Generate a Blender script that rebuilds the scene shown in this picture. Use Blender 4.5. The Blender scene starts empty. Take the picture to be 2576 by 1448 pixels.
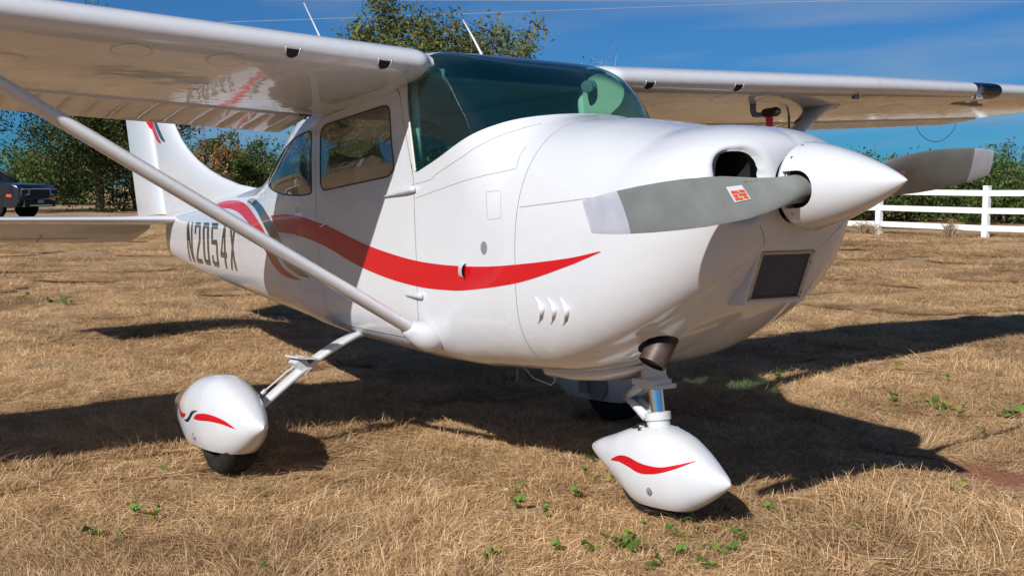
import bpy, bmesh, math, random
import numpy as np
from mathutils import Matrix, Vector
random.seed(7); RNG = np.random.default_rng(7)
S = bpy.context.scene
COL = S.collection
# ---------------------------------------------------------------- camera
CAM = np.array([3.70258, -3.14574, 1.37202]); YAW, PIT, ROL = math.radians(145.431), math.radians(-5.10273), math.radians(0.47285)
FPX = 2830.61
fw = np.array([math.cos(YAW)*math.cos(PIT), math.sin(YAW)*math.cos(PIT), math.sin(PIT)])
r0 = np.array([math.sin(YAW), -math.cos(YAW), 0]); u0 = np.cross(r0, fw)
rt = math.cos(ROL)*r0+math.sin(ROL)*u0; up = -math.sin(ROL)*r0+math.cos(ROL)*u0
cd = bpy.data.cameras.new('camera'); co = bpy.data.objects.new('camera', cd); COL.objects.link(co)
cd.sensor_width = 36; cd.lens = FPX/2575*36; cd.clip_end = 3000; cd.clip_start = .05
co.matrix_world = Matrix([[rt[0], up[0], -fw[0], CAM[0]], [rt[1], up[1], -fw[1], CAM[1]], [rt[2], up[2], -fw[2], CAM[2]], [0, 0, 0, 1]])
S.camera = co
# ---------------------------------------------------------------- sun, sky, exposure
SUN = np.array([.63, -1.27, 1.0]); SUN /= np.linalg.norm(SUN)
EL = math.asin(SUN[2]); AZ = math.atan2(SUN[0], SUN[1])       # azimuth from +Y, clockwise
w = bpy.data.worlds.new('World'); S.world = w; w.use_nodes = True
nt = w.node_tree; nt.nodes.clear()
N = nt.nodes.new; L = nt.links.new
out = N('ShaderNodeOutputWorld'); bg = N('ShaderNodeBackground'); L(bg.outputs[0], out.inputs[0])
sky = N('ShaderNodeTexSky'); sky.sky_type = 'NISHITA'; sky.sun_disc = False
sky.sun_elevation = EL; sky.sun_rotation = AZ; sky.altitude = 600; sky.air_density = 1.0; sky.dust_density = .35; sky.ozone_density = 3.0
hs = N('ShaderNodeHueSaturation'); hs.inputs['Saturation'].default_value = .92; hs.inputs['Value'].default_value = 1.0
tn = N('ShaderNodeMix'); tn.data_type = 'RGBA'; tn.blend_type = 'MULTIPLY'; tn.inputs[0].default_value = 1; tn.inputs[7].default_value = (.045, .40, .78, 1)   # polarised deep blue
L(sky.outputs[0], tn.inputs[6]); L(tn.outputs[2], hs.inputs['Color'])
# thin cirrus, laid out by direction on a high flat layer
tc = N('ShaderNodeTexCoord'); sx = N('ShaderNodeSeparateXYZ'); L(tc.outputs['Generated'], sx.inputs[0])
ad = N('ShaderNodeMath'); ad.operation = 'MAXIMUM'; ad.inputs[1].default_value = .02; L(sx.outputs['Z'], ad.inputs[0])
ad2 = N('ShaderNodeMath'); ad2.operation = 'ADD'; ad2.inputs[1].default_value = .10; L(ad.outputs[0], ad2.inputs[0])
dv = N('ShaderNodeVectorMath'); dv.operation = 'DIVIDE'; cb = N('ShaderNodeCombineXYZ')
for i in range(3): L(ad2.outputs[0], cb.inputs[i])
L(tc.outputs['Generated'], dv.inputs[0]); L(cb.outputs[0], dv.inputs[1])
mp = N('ShaderNodeMapping'); mp.inputs['Rotation'].default_value = (0, 0, math.radians(35)); mp.inputs['Scale'].default_value = (.55, .95, 0); mp.inputs['Location'].default_value = (2.3, .6, 0)
L(dv.outputs[0], mp.inputs['Vector'])
n1 = N('ShaderNodeTexNoise'); n1.inputs['Scale'].default_value = .9; n1.inputs['Detail'].default_value = 6; n1.inputs['Roughness'].default_value = .48; n1.inputs['Distortion'].default_value = .6
L(mp.outputs[0], n1.inputs['Vector'])
cr = N('ShaderNodeValToRGB'); cr.color_ramp.elements[0].position = .45; cr.color_ramp.elements[0].color = (0, 0, 0, 1); cr.color_ramp.elements[1].position = .76; cr.color_ramp.elements[1].color = (.75, .75, .75, 1)
L(n1.outputs[0], cr.inputs[0])
mx = N('ShaderNodeMix'); mx.data_type = 'RGBA'; mx.inputs[7].default_value = (3.4, 4.4, 5.8, 1)
L(cr.outputs[0], mx.inputs[0]); L(hs.outputs[0], mx.inputs[6]); L(mx.outputs[2], bg.inputs[0])
bg.inputs[1].default_value = .07
sd = bpy.data.lights.new('sun', 'SUN'); sd.energy = 4.6; sd.angle = math.radians(.53); sd.color = (1, .985, .955)
so = bpy.data.objects.new('sun', sd); COL.objects.link(so); so.location = (10, -20, 20)
so.rotation_euler = Vector(SUN).to_track_quat('Z', 'Y').to_euler()
S.view_settings.view_transform = 'Standard'; S.view_settings.look = 'None'; S.view_settings.gamma = 1; S.view_settings.exposure = .28
S.cycles.max_bounces = 7; S.cycles.diffuse_bounces = 3; S.cycles.glossy_bounces = 3; S.cycles.transmission_bounces = 4; S.cycles.transparent_max_bounces = 10
S.render.resolution_x = 1024; S.render.resolution_y = 575
# ---------------------------------------------------------------- materials
MAT = {}
def principled(name, col, rough=.5, metal=0, coat=0, coatr=.04, spec=.5):
    m = bpy.data.materials.new(name); m.use_nodes = True; b = m.node_tree.nodes['Principled BSDF']
    b.inputs['Base Color'].default_value = (*col, 1); b.inputs['Roughness'].default_value = rough; b.inputs['Metallic'].default_value = metal
    b.inputs['Coat Weight'].default_value = coat; b.inputs['Coat Roughness'].default_value = coatr; b.inputs['Specular IOR Level'].default_value = spec
    MAT[name] = m; return m
def tex_noise(m, scale, lo, hi, detail=4, coord='Object', stretch=None):
    """noise -> colour ramp between lo and hi into base colour"""
    t = m.node_tree; b = t.nodes['Principled BSDF']
    tc = t.nodes.new('ShaderNodeTexCoord'); n = t.nodes.new('ShaderNodeTexNoise'); n.inputs['Scale'].default_value = scale; n.inputs['Detail'].default_value = detail
    src = tc.outputs[coord]
    if stretch:
        mp = t.nodes.new('ShaderNodeMapping'); mp.inputs['Scale'].default_value = stretch; t.links.new(src, mp.inputs[0]); src = mp.outputs[0]
    t.links.new(src, n.inputs['Vector'])
    r = t.nodes.new('ShaderNodeValToRGB'); r.color_ramp.elements[0].position = .35; r.color_ramp.elements[1].position = .65
    r.color_ramp.elements[0].color = (*lo, 1); r.color_ramp.elements[1].color = (*hi, 1)
    t.links.new(n.outputs[0], r.inputs[0]); t.links.new(r.outputs[0], b.inputs['Base Color']); return n, r
def bump(m, scale, strength, dist=.01, detail=3, coord='Object'):
    t = m.node_tree; b = t.nodes['Principled BSDF']
    tc = t.nodes.new('ShaderNodeTexCoord'); n = t.nodes.new('ShaderNodeTexNoise'); n.inputs['Scale'].default_value = scale; n.inputs['Detail'].default_value = detail
    t.links.new(tc.outputs[coord], n.inputs['Vector'])
    bp = t.nodes.new('ShaderNodeBump'); bp.inputs['Strength'].default_value = strength; bp.inputs['Distance'].default_value = dist
    t.links.new(n.outputs[0], bp.inputs['Height']); t.links.new(bp.outputs[0], b.inputs['Normal'])
    if b.inputs['Coat Weight'].default_value > 0: t.links.new(bp.outputs[0], b.inputs['Coat Normal'])
    return n, bp
WHITE = principled('white_paint', (.585, .59, .61), .36, coat=.9, coatr=.05); bump(WHITE, 9, .2, .011, 2)
WHITE2 = principled('white_enamel', (.56, .565, .57), .4, coat=.5, coatr=.1); bump(WHITE2, 40, .1, .001)
RED = principled('red_paint', (.50, .004, .009), .35, coat=.45, coatr=.06, spec=.3); bump(RED, 5.5, .12, .012, 1)
NAVY = principled('navy_paint', (.010, .022, .034), .3, coat=1, coatr=.03); bump(NAVY, 5.5, .12, .012, 1)
BLACKP = principled('black_paint', (.012, .010, .009), .3, coat=1, coatr=.03); bump(BLACKP, 5.5, .12, .012, 1)
SEAM = principled('seam_grey', (.27, .265, .26), .8)  # plain grey of panel joints and screw holes
RIVET = principled('rivet_paint', (.62, .62, .62), .3, coat=1)
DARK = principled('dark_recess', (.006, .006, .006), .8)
GASKET = principled('rubber_gasket', (.025, .022, .02), .6)
RUBBER = principled('tyre_rubber', (.014, .013, .012), .8, spec=.25); tex_noise(RUBBER, 30, (.010, .0095, .009), (.022, .02, .017)); bump(RUBBER, 90, .3, .002)
CHROME = principled('chrome', (.82, .83, .85), .06, 1)
STEEL = principled('dull_steel', (.42, .42, .42), .38, 1); bump(STEEL, 60, .2, .001)
PROP = principled('grey_propeller_paint', (.2, .205, .19), .55); tex_noise(PROP, 9, (.19, .197, .18), (.235, .24, .22), 6); bump(PROP, 60, .12, .001)
TIPM = principled('silver_tip_paint', (.52, .52, .56), .5); tex_noise(TIPM, 14, (.47, .47, .52), (.56, .56, .59), 5)
EXH = principled('exhaust_steel', (.07, .05, .045), .5, .35); tex_noise(EXH, 14, (.028, .02, .017), (.11, .075, .06), 5); bump(EXH, 30, .3, .002)
TAN = principled('tan_upholstery', (.42, .36, .27), .8); bump(TAN, 60, .3, .002)
CREAM = principled('cream_trim', (.62, .60, .50), .7)
HEADL = principled('headliner_cloth', (.24, .22, .18), .9)
TRIMC = principled('post_trim_vinyl', (.66, .60, .42), .6)
DASH = principled('black_panel', (.02, .02, .022), .6)
GREYM = principled('grey_metal', (.20, .20, .21), .5)
STICK = principled('sticker_white', (.62, .64, .66), .5); STICKR = principled('sticker_orange', (.72, .09, .02), .5)
SCREEN = principled('filter_mesh', (.015, .014, .013), .7)
def glass(name, tint, ior=.08, rough=0, haze=None):
    m = bpy.data.materials.new(name); m.use_nodes = True; t = m.node_tree; t.nodes.clear()
    o = t.nodes.new('ShaderNodeOutputMaterial'); mixn = t.nodes.new('ShaderNodeMixShader'); tr = t.nodes.new('ShaderNodeBsdfTransparent'); gl = t.nodes.new('ShaderNodeBsdfGlossy'); ge = t.nodes.new('ShaderNodeNewGeometry')
    def mth(op, a, b):
        n = t.nodes.new('ShaderNodeMath'); n.operation = op
        for i, v in enumerate((a, b)):
            if v is None: continue
            if isinstance(v, (int, float)): n.inputs[i].default_value = v
            else: t.links.new(v, n.inputs[i])
        return n.outputs[0]
    dt = t.nodes.new('ShaderNodeVectorMath'); dt.operation = 'DOT_PRODUCT'; t.links.new(ge.outputs['Incoming'], dt.inputs[0]); t.links.new(ge.outputs['Normal'], dt.inputs[1])
    fac = mth('ADD', mth('MULTIPLY', mth('POWER', mth('SUBTRACT', 1.0, mth('ABSOLUTE', dt.outputs['Value'], None)), 5.0), 1-ior), ior)   # Schlick, same from both sides of the thin sheet
    tr.inputs['Color'].default_value = (*tint, 1); gl.inputs['Roughness'].default_value = rough
    tc = t.nodes.new('ShaderNodeTexCoord'); nn = t.nodes.new('ShaderNodeTexNoise'); nn.inputs['Scale'].default_value = 3.0; nn.inputs['Detail'].default_value = 1
    bp = t.nodes.new('ShaderNodeBump'); bp.inputs['Strength'].default_value = .10; bp.inputs['Distance'].default_value = .01
    t.links.new(tc.outputs['Object'], nn.inputs['Vector']); t.links.new(nn.outputs[0], bp.inputs['Height']); t.links.new(bp.outputs[0], gl.inputs['Normal'])
    t.links.new(fac, mixn.inputs[0]); t.links.new(tr.outputs[0], mixn.inputs[1]); t.links.new(gl.outputs[0], mixn.inputs[2]);     last = mixn.outputs[0]
    if haze:
        df = t.nodes.new('ShaderNodeBsdfDiffuse'); df.inputs['Color'].default_value = (*haze[0], 1); m2 = t.nodes.new('ShaderNodeMixShader'); m2.inputs[0].default_value = haze[1]
        t.links.new(last, m2.inputs[1]); t.links.new(df.outputs[0], m2.inputs[2]); last = m2.outputs[0]
    t.links.new(last, o.inputs[0])
    MAT[name] = m; return m
GLASSW = glass('teal_windshield', (.47, .76, .70), .085, haze=((.01, .26, .36), .035)); GLASSS = glass('side_window_glass', (.6, .63, .58), .24, haze=((.3, .33, .3), .02)); GLASSL = glass('clear_lens', (.85, .87, .9), .08); GLASSC = glass('dark_car_glass', (.05, .06, .06), .08)  # teal haze put into the windshield colour to brighten its dark reflection
# ---------------------------------------------------------------- helpers
def link(o, parent=None):
    COL.objects.link(o)
    if parent is not None: o.parent = parent
    return o
def mesh(name, V, F, mat, parent=None, smooth=True, weld=False, auto=None):
    me = bpy.data.meshes.new(name)
    me.from_pydata([tuple(map(float, v)) for v in V], [], [tuple(map(int, f)) for f in F])
    if weld:
        bm = bmesh.new(); bm.from_mesh(me); bmesh.ops.remove_doubles(bm, verts=bm.verts, dist=2e-5)
        bmesh.ops.dissolve_degenerate(bm, dist=1e-6, edges=bm.edges); bm.to_mesh(me); bm.free()
    for m in (mat if isinstance(mat, (list, tuple)) else [mat]): me.materials.append(m)
    if smooth: me.polygons.foreach_set('use_smooth', [True]*len(me.polygons))
    if auto:
        try: me.set_sharp_from_angle(angle=math.radians(auto))
        except Exception: pass
    me.update()
    o = bpy.data.objects.new(name, me); return link(o, parent)
class MB:
    """collects simple shapes for ONE mesh object"""
    def __init__(s): s.V = []; s.F = []
    def add(s, V, F):
        n = len(s.V); s.V += [tuple(v) for v in V]; s.F += [tuple(i+n for i in f) for f in F]; return s
    def box(s, c, h, R=None):
        c = np.array(c, float); h = np.array(h, float); V = []
        for k in range(8):
            d = np.array([(-1, 1)[k & 1], (-1, 1)[k >> 1 & 1], (-1, 1)[k >> 2 & 1]])*h
            V.append(c+(d if R is None else R@d))
        return s.add(V, [(0, 2, 3, 1), (4, 5, 7, 6), (0, 1, 5, 4), (2, 6, 7, 3), (0, 4, 6, 2), (1, 3, 7, 5)])
    def tube(s, pts, rad, n=10, cap=True):
        pts = np.array(pts, float); rad = np.broadcast_to(np.asarray(rad, float), (len(pts),)); V = []; ref = None
        for i, p in enumerate(pts):
            d = pts[min(i+1, len(pts)-1)]-pts[max(i-1, 0)]; d = d/(np.linalg.norm(d)+1e-12)
            if ref is None: ref = np.array([0, 0, 1.]) if abs(d[2]) < .9 else np.array([1., 0, 0])
            a = np.cross(d, ref); a /= np.linalg.norm(a)+1e-12; b = np.cross(a, d); ref = b
            for k in range(n):
                t = 2*math.pi*k/n; V.append(p+rad[i]*(a*math.cos(t)+b*math.sin(t)))
        F = [(i*n+k, i*n+(k+1) % n, (i+1)*n+(k+1) % n, (i+1)*n+k) for i in range(len(pts)-1) for k in range(n)]
        if cap: F += [tuple(range(n-1, -1, -1)), tuple((len(pts)-1)*n+k for k in range(n))]
        return s.add(V, F)
    def lathe(s, o, ax, prof, n=24):
        """prof: list of (along, radius) about the axis ax through o"""
        o = np.array(o, float); ax = np.array(ax, float); ax /= np.linalg.norm(ax)
        return s.tube([o+ax*a for a, _ in prof], [q for _, q in prof], n) if False else s._lathe(o, ax, prof, n)
    def _lathe(s, o, ax, prof, n):
        ref = np.array([0, 0, 1.]) if abs(ax[2]) < .9 else np.array([1., 0, 0]); a = np.cross(ax, ref); a /= np.linalg.norm(a); b = np.cross(ax, a); V = []
        for d, q in prof:
            for k in range(n):
                t = 2*math.pi*k/n; V.append(o+ax*d+q*(a*math.cos(t)+b*math.sin(t)))
        F = [(i*n+k, i*n+(k+1) % n, (i+1)*n+(k+1) % n, (i+1)*n+k) for i in range(len(prof)-1) for k in range(n)]
        F += [tuple(range(n-1, -1, -1)), tuple((len(prof)-1)*n+k for k in range(n))]
        return s.add(V, F)
    def build(s, name, mat, parent=None, smooth=False, scale=1.0, auto=None):
        return mesh(name, np.array(s.V)*scale, s.F, mat, parent, smooth, auto=auto)
def thing(name, label, cat, loc=(0, 0, 0), rz=0, group=None):
    o = bpy.data.objects.new(name, None); o.empty_display_size = .2; link(o); o.location = loc; o.rotation_euler = (0, 0, rz)
    return tag(o, label, cat, group)
def tag(o, label, cat, group=None):
    o['label'] = label; o['category'] = cat
    if group: o['group'] = group
    return o
# --- LOFT BEGIN
IN = 0.0254
def pchip(xs, ys):
    xs = np.asarray(xs, float); ys = np.asarray(ys, float)
    o = np.argsort(xs); xs = xs[o]; ys = ys[o]
    h = np.diff(xs); d = np.diff(ys)/h
    m = np.zeros_like(xs)
    for i in range(1, len(xs)-1):
        if d[i-1]*d[i] > 0:
            w1 = 2*h[i]+h[i-1]; w2 = h[i]+2*h[i-1]
            m[i] = (w1+w2)/(w1/d[i-1]+w2/d[i])
    m[0] = d[0]; m[-1] = d[-1]
    def f(x):
        x = np.clip(np.asarray(x, float), xs[0], xs[-1])
        i = np.clip(np.searchsorted(xs, x)-1, 0, len(xs)-2)
        t = (x-xs[i])/h[i]
        return ((1+2*t)*(1-t)**2*ys[i] + t*(1-t)**2*h[i]*m[i]
                + t*t*(3-2*t)*ys[i+1] + t*t*(t-1)*h[i]*m[i+1])
    return f
# fuselage stations in inches, x = 0 at the firewall, nose positive
ST = [  # x,   zt,   zb,   zm,   W,    nu,  nl
 ( 40,  58.6, 28.0, 46.0, 17.9, 2.6, 2.0),
 ( 30,  60.7, 26.4, 45.0, 19.5, 2.6, 2.1),
 (20, 63.0, 24.8, 43.8, 20.7, 2.5, 2.4),
 (10, 64.9, 23.4, 42.5, 21.4, 2.5, 2.9),
 (0, 66.2, 23.2, 42.0, 21.8, 2.5, 3.4),
 (-4, 67.0, 23.1, 42.0, 21.9, 2.6, 3.6),
 (-9, 71.0, 23.0, 42.0, 21.9, 3.2, 3.8),
 (-15, 75.4, 22.9, 42.0, 22.0, 5.0, 4.0),
 (-20, 78.0, 22.7, 42.0, 22.0, 7.0, 4.2),
 (-28, 80.2, 22.9, 42.0, 22.0, 9.0, 4.4),
 (-34, 81.1, 23.1, 42.0, 22.0, 9.0, 4.5),
 (-45, 81.9, 23.7, 42.0, 22.0, 8.5, 4.5),
 (-66, 81.0, 25.1, 42.5, 22.0, 7.0, 4.4),
 (-80,  79.4, 26.0, 43.0, 21.8, 6.5, 3.8),
 (-92,  76.6, 27.2, 43.4, 20.8, 5.2, 3.5),
 (-104, 71.8, 28.2, 43.8, 19.4, 4.2, 3.3),
 (-118, 66.2, 29.3, 44.2, 17.6, 3.4, 3.1),
 (-132, 63.0, 30.6, 44.8, 15.7, 3.0, 3.0),
 (-150, 61.8, 32.2, 45.6, 13.2, 2.8, 3.0),
 (-180, 60.4, 35.2, 47.2,  9.6, 2.7, 3.0),
 (-210, 58.6, 39.0, 48.6,  6.4, 2.6, 2.8),
 (-232, 57.0, 42.6, 49.6,  4.4, 2.6, 2.6),
]
_a = np.array(ST)
fzt, fzb, fzm, fW, fnu, fnl = [pchip(_a[:,0], _a[:,i]) for i in range(1,7)]
def section(x, m=90, dense=400):
    """right half of a cross section, top centre to bottom centre, by arc length: arrays y(<=0), z"""
    zt, zb, zm, W, nu, nl = [float(f(x)) for f in (fzt, fzb, fzm, fW, fnu, fnl)]
    t = np.linspace(0, np.pi/2, dense)
    yu = W*np.abs(np.sin(t))**(2/nu); zu = zm+(zt-zm)*np.abs(np.cos(t))**(2/nu)
    yl = W*np.abs(np.cos(t))**(2/nl); zl = zm-(zm-zb)*np.abs(np.sin(t))**(2/nl)
    y = np.concatenate([yu, yl[1:]]); z = np.concatenate([zu, zl[1:]])
    s = np.concatenate([[0], np.cumsum(np.hypot(np.diff(y), np.diff(z)))])
    # keep half of the points above zm so that rows run along the body
    su = s[dense-1]
    q = np.concatenate([np.linspace(0, su, m//2+1), np.linspace(su, s[-1], m-m//2+1)[1:]])
    return -np.interp(q, s, y), np.interp(q, s, z)
def halfwidth(x, z):
    zt, zb, zm, W, nu, nl = [f(x) for f in (fzt, fzb, fzm, fW, fnu, fnl)]
    z = np.asarray(z, float)
    u = np.clip((z-zm)/(zt-zm), 0, 1); l = np.clip((zm-z)/(zm-zb), 0, 1)
    return W*np.where(z >= zm, (1-u**nu)**(1/nu), (1-l**nl)**(1/nl))
HUBZ = 52.2
def bowl(th, s):
    """nose bowl: th index 0..m of the half section, s 0 (at x0) .. 1 (at the spinner ring)"""
    c = th  # 0 top, .5 side, 1 bottom
    x0 = float(np.interp(c, [0, .25, .5, .75, 1], [24, 24, 16, 2, -6]))
    xf = float(np.interp(c, [0, .5, 1], [40.0, 40.0, 38.6]))
    y, z = section(x0)
    i = c*(len(y)-1); y0 = np.interp(i, range(len(y)), y); z0 = np.interp(i, range(len(z)), z)
    r0 = np.hypot(y0, z0-HUBZ); amin = 5.0/r0
    ph = s*np.pi/2
    p = float(np.interp(c, [0, .25, .5, .75, 1], [2.2, 3.2, 2.3, 1.62, 1.75]))
    amn = amin
    # a goes 1 -> amin while b goes 0 -> 1, superellipse
    e = 2/p
    a = amn+(1-amn)*np.cos(ph)**e
    b = np.sin(ph)**e
    return x0+(xf-x0)*b, y0*a, HUBZ+(z0-HUBZ)*a
def fus_grid(m=90, nb=36, xs=None):
    if xs is None:
        xs = np.concatenate([[-6.5], np.arange(-7, -232.5, -1.0)])
    G = []
    for j in range(nb+1):
        s = 1-j/nb
        row = [bowl(k/m, s) for k in range(m+1)]
        G.append(row)
    x0s = np.array([bowl(k/m, 0)[0] for k in range(m+1)])
    # transition columns from x0(th) to x=10.5
    nt = 34
    for j in range(1, nt):
        row = []
        for k in range(m+1):
            x = x0s[k]+(-6.5-x0s[k])*j/nt
            y, z = section(x, m); row.append((x, y[k], z[k]))
        G.append(row)
    for x in xs:
        y, z = section(x, m); G.append([(x, y[k], z[k]) for k in range(m+1)])
    return np.array(G)
# --- LOFT END
# --- WING BEGIN
def naca(c, t=.12, m=.02, p=.4):
    yt = 5*t*(.2969*np.sqrt(c)-.126*c-.3516*c*c+.2843*c**3-.1015*c**4)
    yt = yt*(1+.30*np.exp(-c/.05))
    yc = np.where(c < p, m/p**2*(2*p*c-c*c), m/(1-p)**2*((1-2*p)+2*p*c-c*c))
    return yc+yt, yc-yt
WING = {-1: dict(xle=-25.0, zle=77.5, dih=.038), 1: dict(xle=-25.0, zle=77.6, dih=.043)}
def wing_chord(ya):
    """ya = |y| in inches: leading edge x offset, chord"""
    k = np.clip((ya-103)/112, 0, 1)
    return -5*k, 64-18*k
def wing_pt(side, ya, c, up):
    w = WING[side]; dx, ch = wing_chord(ya)
    u, l = naca(np.asarray(c, float)); v = u if up else l
    inc = np.radians(4.2)
    X = -c*ch; Z = v*ch
    x = w['xle']+dx+X*np.cos(inc)+Z*np.sin(inc)*0
    z = w['zle']+(ya-22)*w['dih']+Z*np.cos(inc)+X*np.sin(inc)
    return np.array([x, side*ya+0*x, z])
# --- WING END
# ================================================================ GROUND
def terrain(x, y):
    x = np.asarray(x, float); y = np.asarray(y, float)
    dx, dy = x-CAM[0], y-CAM[1]; d = np.hypot(dx, dy); a = np.arctan2(dx*rt[0]+dy*rt[1], dx*fw[0]+dy*fw[1])
    a = np.clip(a, -.6, .6); s = np.clip((d-6)/22, 0, 1); s = s*s*(3-2*s)
    und = .018*np.sin(x*1.3+.7*y)+.014*np.sin(1.9*y-.8*x+1)+.010*np.sin(3.1*x+2.3*y+2)
    dip = sum(k*np.exp(-((x-cx)**2+(y-cy)**2)/.12) for cx, cy, k in ((-1.50, -1.22, .060), (-1.50, 1.22, .04), (.2, 0, .012)))
    return -.018-dip+s*(.20+.25*a)+und*np.clip(d/6, .3, 1)
rs = np.concatenate([[0], np.cumsum(.12*1.045**np.arange(118))]); rs = rs[rs < 900]; ns = 150
V = [(0, 0, 0)]; F = []
for i, r in enumerate(rs[1:]):
    for k in range(ns):
        t = 2*math.pi*k/ns; V.append((r*math.cos(t), r*math.sin(t), 0))
F = [(0, 1+k, 1+(k+1) % ns) for k in range(ns)]+[(1+i*ns+k, 1+(i+1)*ns+k, 1+(i+1)*ns+(k+1) % ns, 1+i*ns+(k+1) % ns) for i in range(len(rs)-2) for k in range(ns)]
V = np.array(V); V[:, 2] = terrain(V[:, 0], V[:, 1])
GM = principled('dry_field', (.3, .2, .1), .95, spec=.15)
t = GM.node_tree; b_ = t.nodes['Principled BSDF']; tcn = t.nodes.new('ShaderNodeTexCoord')
def nz(scale, detail, stretch=None, dist=0):
    n = t.nodes.new('ShaderNodeTexNoise'); n.inputs['Scale'].default_value = scale; n.inputs['Detail'].default_value = detail; n.inputs['Distortion'].default_value = dist
    if stretch:
        mp = t.nodes.new('ShaderNodeMapping'); mp.inputs['Scale'].default_value = stretch; t.links.new(tcn.outputs['Object'], mp.inputs[0]); t.links.new(mp.outputs[0], n.inputs['Vector'])
    else: t.links.new(tcn.outputs['Object'], n.inputs['Vector'])
    return n
def ramp(src, cols):
    r = t.nodes.new('ShaderNodeValToRGB'); e = r.color_ramp.elements
    while len(e) < len(cols): e.new(.5)
    for el, (p, c) in zip(e, cols): el.position = p; el.color = (*c, 1)
    t.links.new(src, r.inputs[0]); return r
def mix(fac, a, b, mode='MIX'):
    m = t.nodes.new('ShaderNodeMix'); m.data_type = 'RGBA'; m.blend_type = mode
    if isinstance(fac, float): m.inputs[0].default_value = fac
    else: t.links.new(fac, m.inputs[0])
    for i, s in ((6, a), (7, b)):
        if isinstance(s, tuple): m.inputs[i].default_value = (*s, 1)
        else: t.links.new(s, m.inputs[i])
    return m.outputs[2]
fine = ramp(nz(38, 8, (1, 1, 1), .8).outputs[0], [(.28, (.24, .155, .085)), (.5, (.46, .31, .175)), (.72, (.60, .43, .26))])
big = ramp(nz(.55, 5).outputs[0], [(.32, (.80, .76, .70)), (.68, (1.08, 1.04, .98))])
c1 = mix(1.0, fine.outputs[0], big.outputs[0], 'MULTIPLY')
soil = ramp(nz(1.7, 6).outputs[0], [(.70, (0, 0, 0)), (.80, (1, 1, 1))])
c2 = mix(soil.outputs[0], c1, (.30, .14, .075))
SOIL = (.57, 1.84)      # bare patch of red earth past the nose
vd = t.nodes.new('ShaderNodeVectorMath'); vd.operation = 'DISTANCE'; vd.inputs[1].default_value = (SOIL[0], SOIL[1], -.02); t.links.new(tcn.outputs['Object'], vd.inputs[0])
ns_ = nz(9, 5); sb = t.nodes.new('ShaderNodeMath'); sb.operation = 'MULTIPLY_ADD'; sb.inputs[1].default_value = .35; t.links.new(ns_.outputs[0], sb.inputs[0]); t.links.new(vd.outputs['Value'], sb.inputs[2])
sm = ramp(sb.outputs[0], [(.36, (1, 1, 1)), (.50, (0, 0, 0))]); c2 = mix(sm.outputs[0], c2, (.34, .15, .08))
grn = ramp(nz(2.6, 7).outputs[0], [(.62, (0, 0, 0)), (.78, (.55, .55, .55))])
c3 = mix(grn.outputs[0], c2, (.12, .13, .035))
t.links.new(c3, b_.inputs['Base Color'])
bpn = t.nodes.new('ShaderNodeBump'); bpn.inputs['Strength'].default_value = .9; bpn.inputs['Distance'].default_value = .05; t.links.new(nz(38, 8, (1, 1, 1), .8).outputs[0], bpn.inputs['Height']); t.links.new(bpn.outputs[0], b_.inputs['Normal'])
g = mesh('ground', V, F, GM); g['kind'] = 'structure'
# ---- road beyond the field
rd = np.array([(-62, -30), (-52, -13), (-44, -3), (-37.6, 5.6), (-35.5, 12), (-35.5, 20), (-38, 32), (-44, 50), (-55, 75)], float)
def cr_line(P, n=8):
    P = np.asarray(P, float); o = []
    for i in range(len(P)-1):
        a, b, c, d = P[max(i-1, 0)], P[i], P[i+1], P[min(i+2, len(P)-1)]
        for q in np.arange(n)/n: o.append(.5*((2*b)+(-a+c)*q+(2*a-5*b+4*c-d)*q*q+(-a+3*b-3*c+d)*q**3))
    o.append(P[-1]); return np.array(o)
rl = cr_line(rd, 10); tg = np.gradient(rl, axis=0); tg /= np.linalg.norm(tg, axis=1, keepdims=True); nr = np.stack([-tg[:, 1], tg[:, 0]], 1); V = []
for p, n in zip(rl, nr):
    for s in (-3.1, -2.9, 2.9, 3.1): q = p+n*s; V.append((q[0], q[1], float(terrain(*q))+(.05 if abs(s) < 3 else -.05)))
ASPH = principled('asphalt', (.055, .052, .05), .85); tex_noise(ASPH, 60, (.04, .038, .036), (.075, .07, .066)); bump(ASPH, 200, .4, .004)
o = mesh('road', V, [(4*i+j, 4*i+j+1, 4*i+j+5, 4*i+j+4) for i in range(len(rl)-1) for j in range(3)], ASPH, smooth=False); o['kind'] = 'structure'
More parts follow.
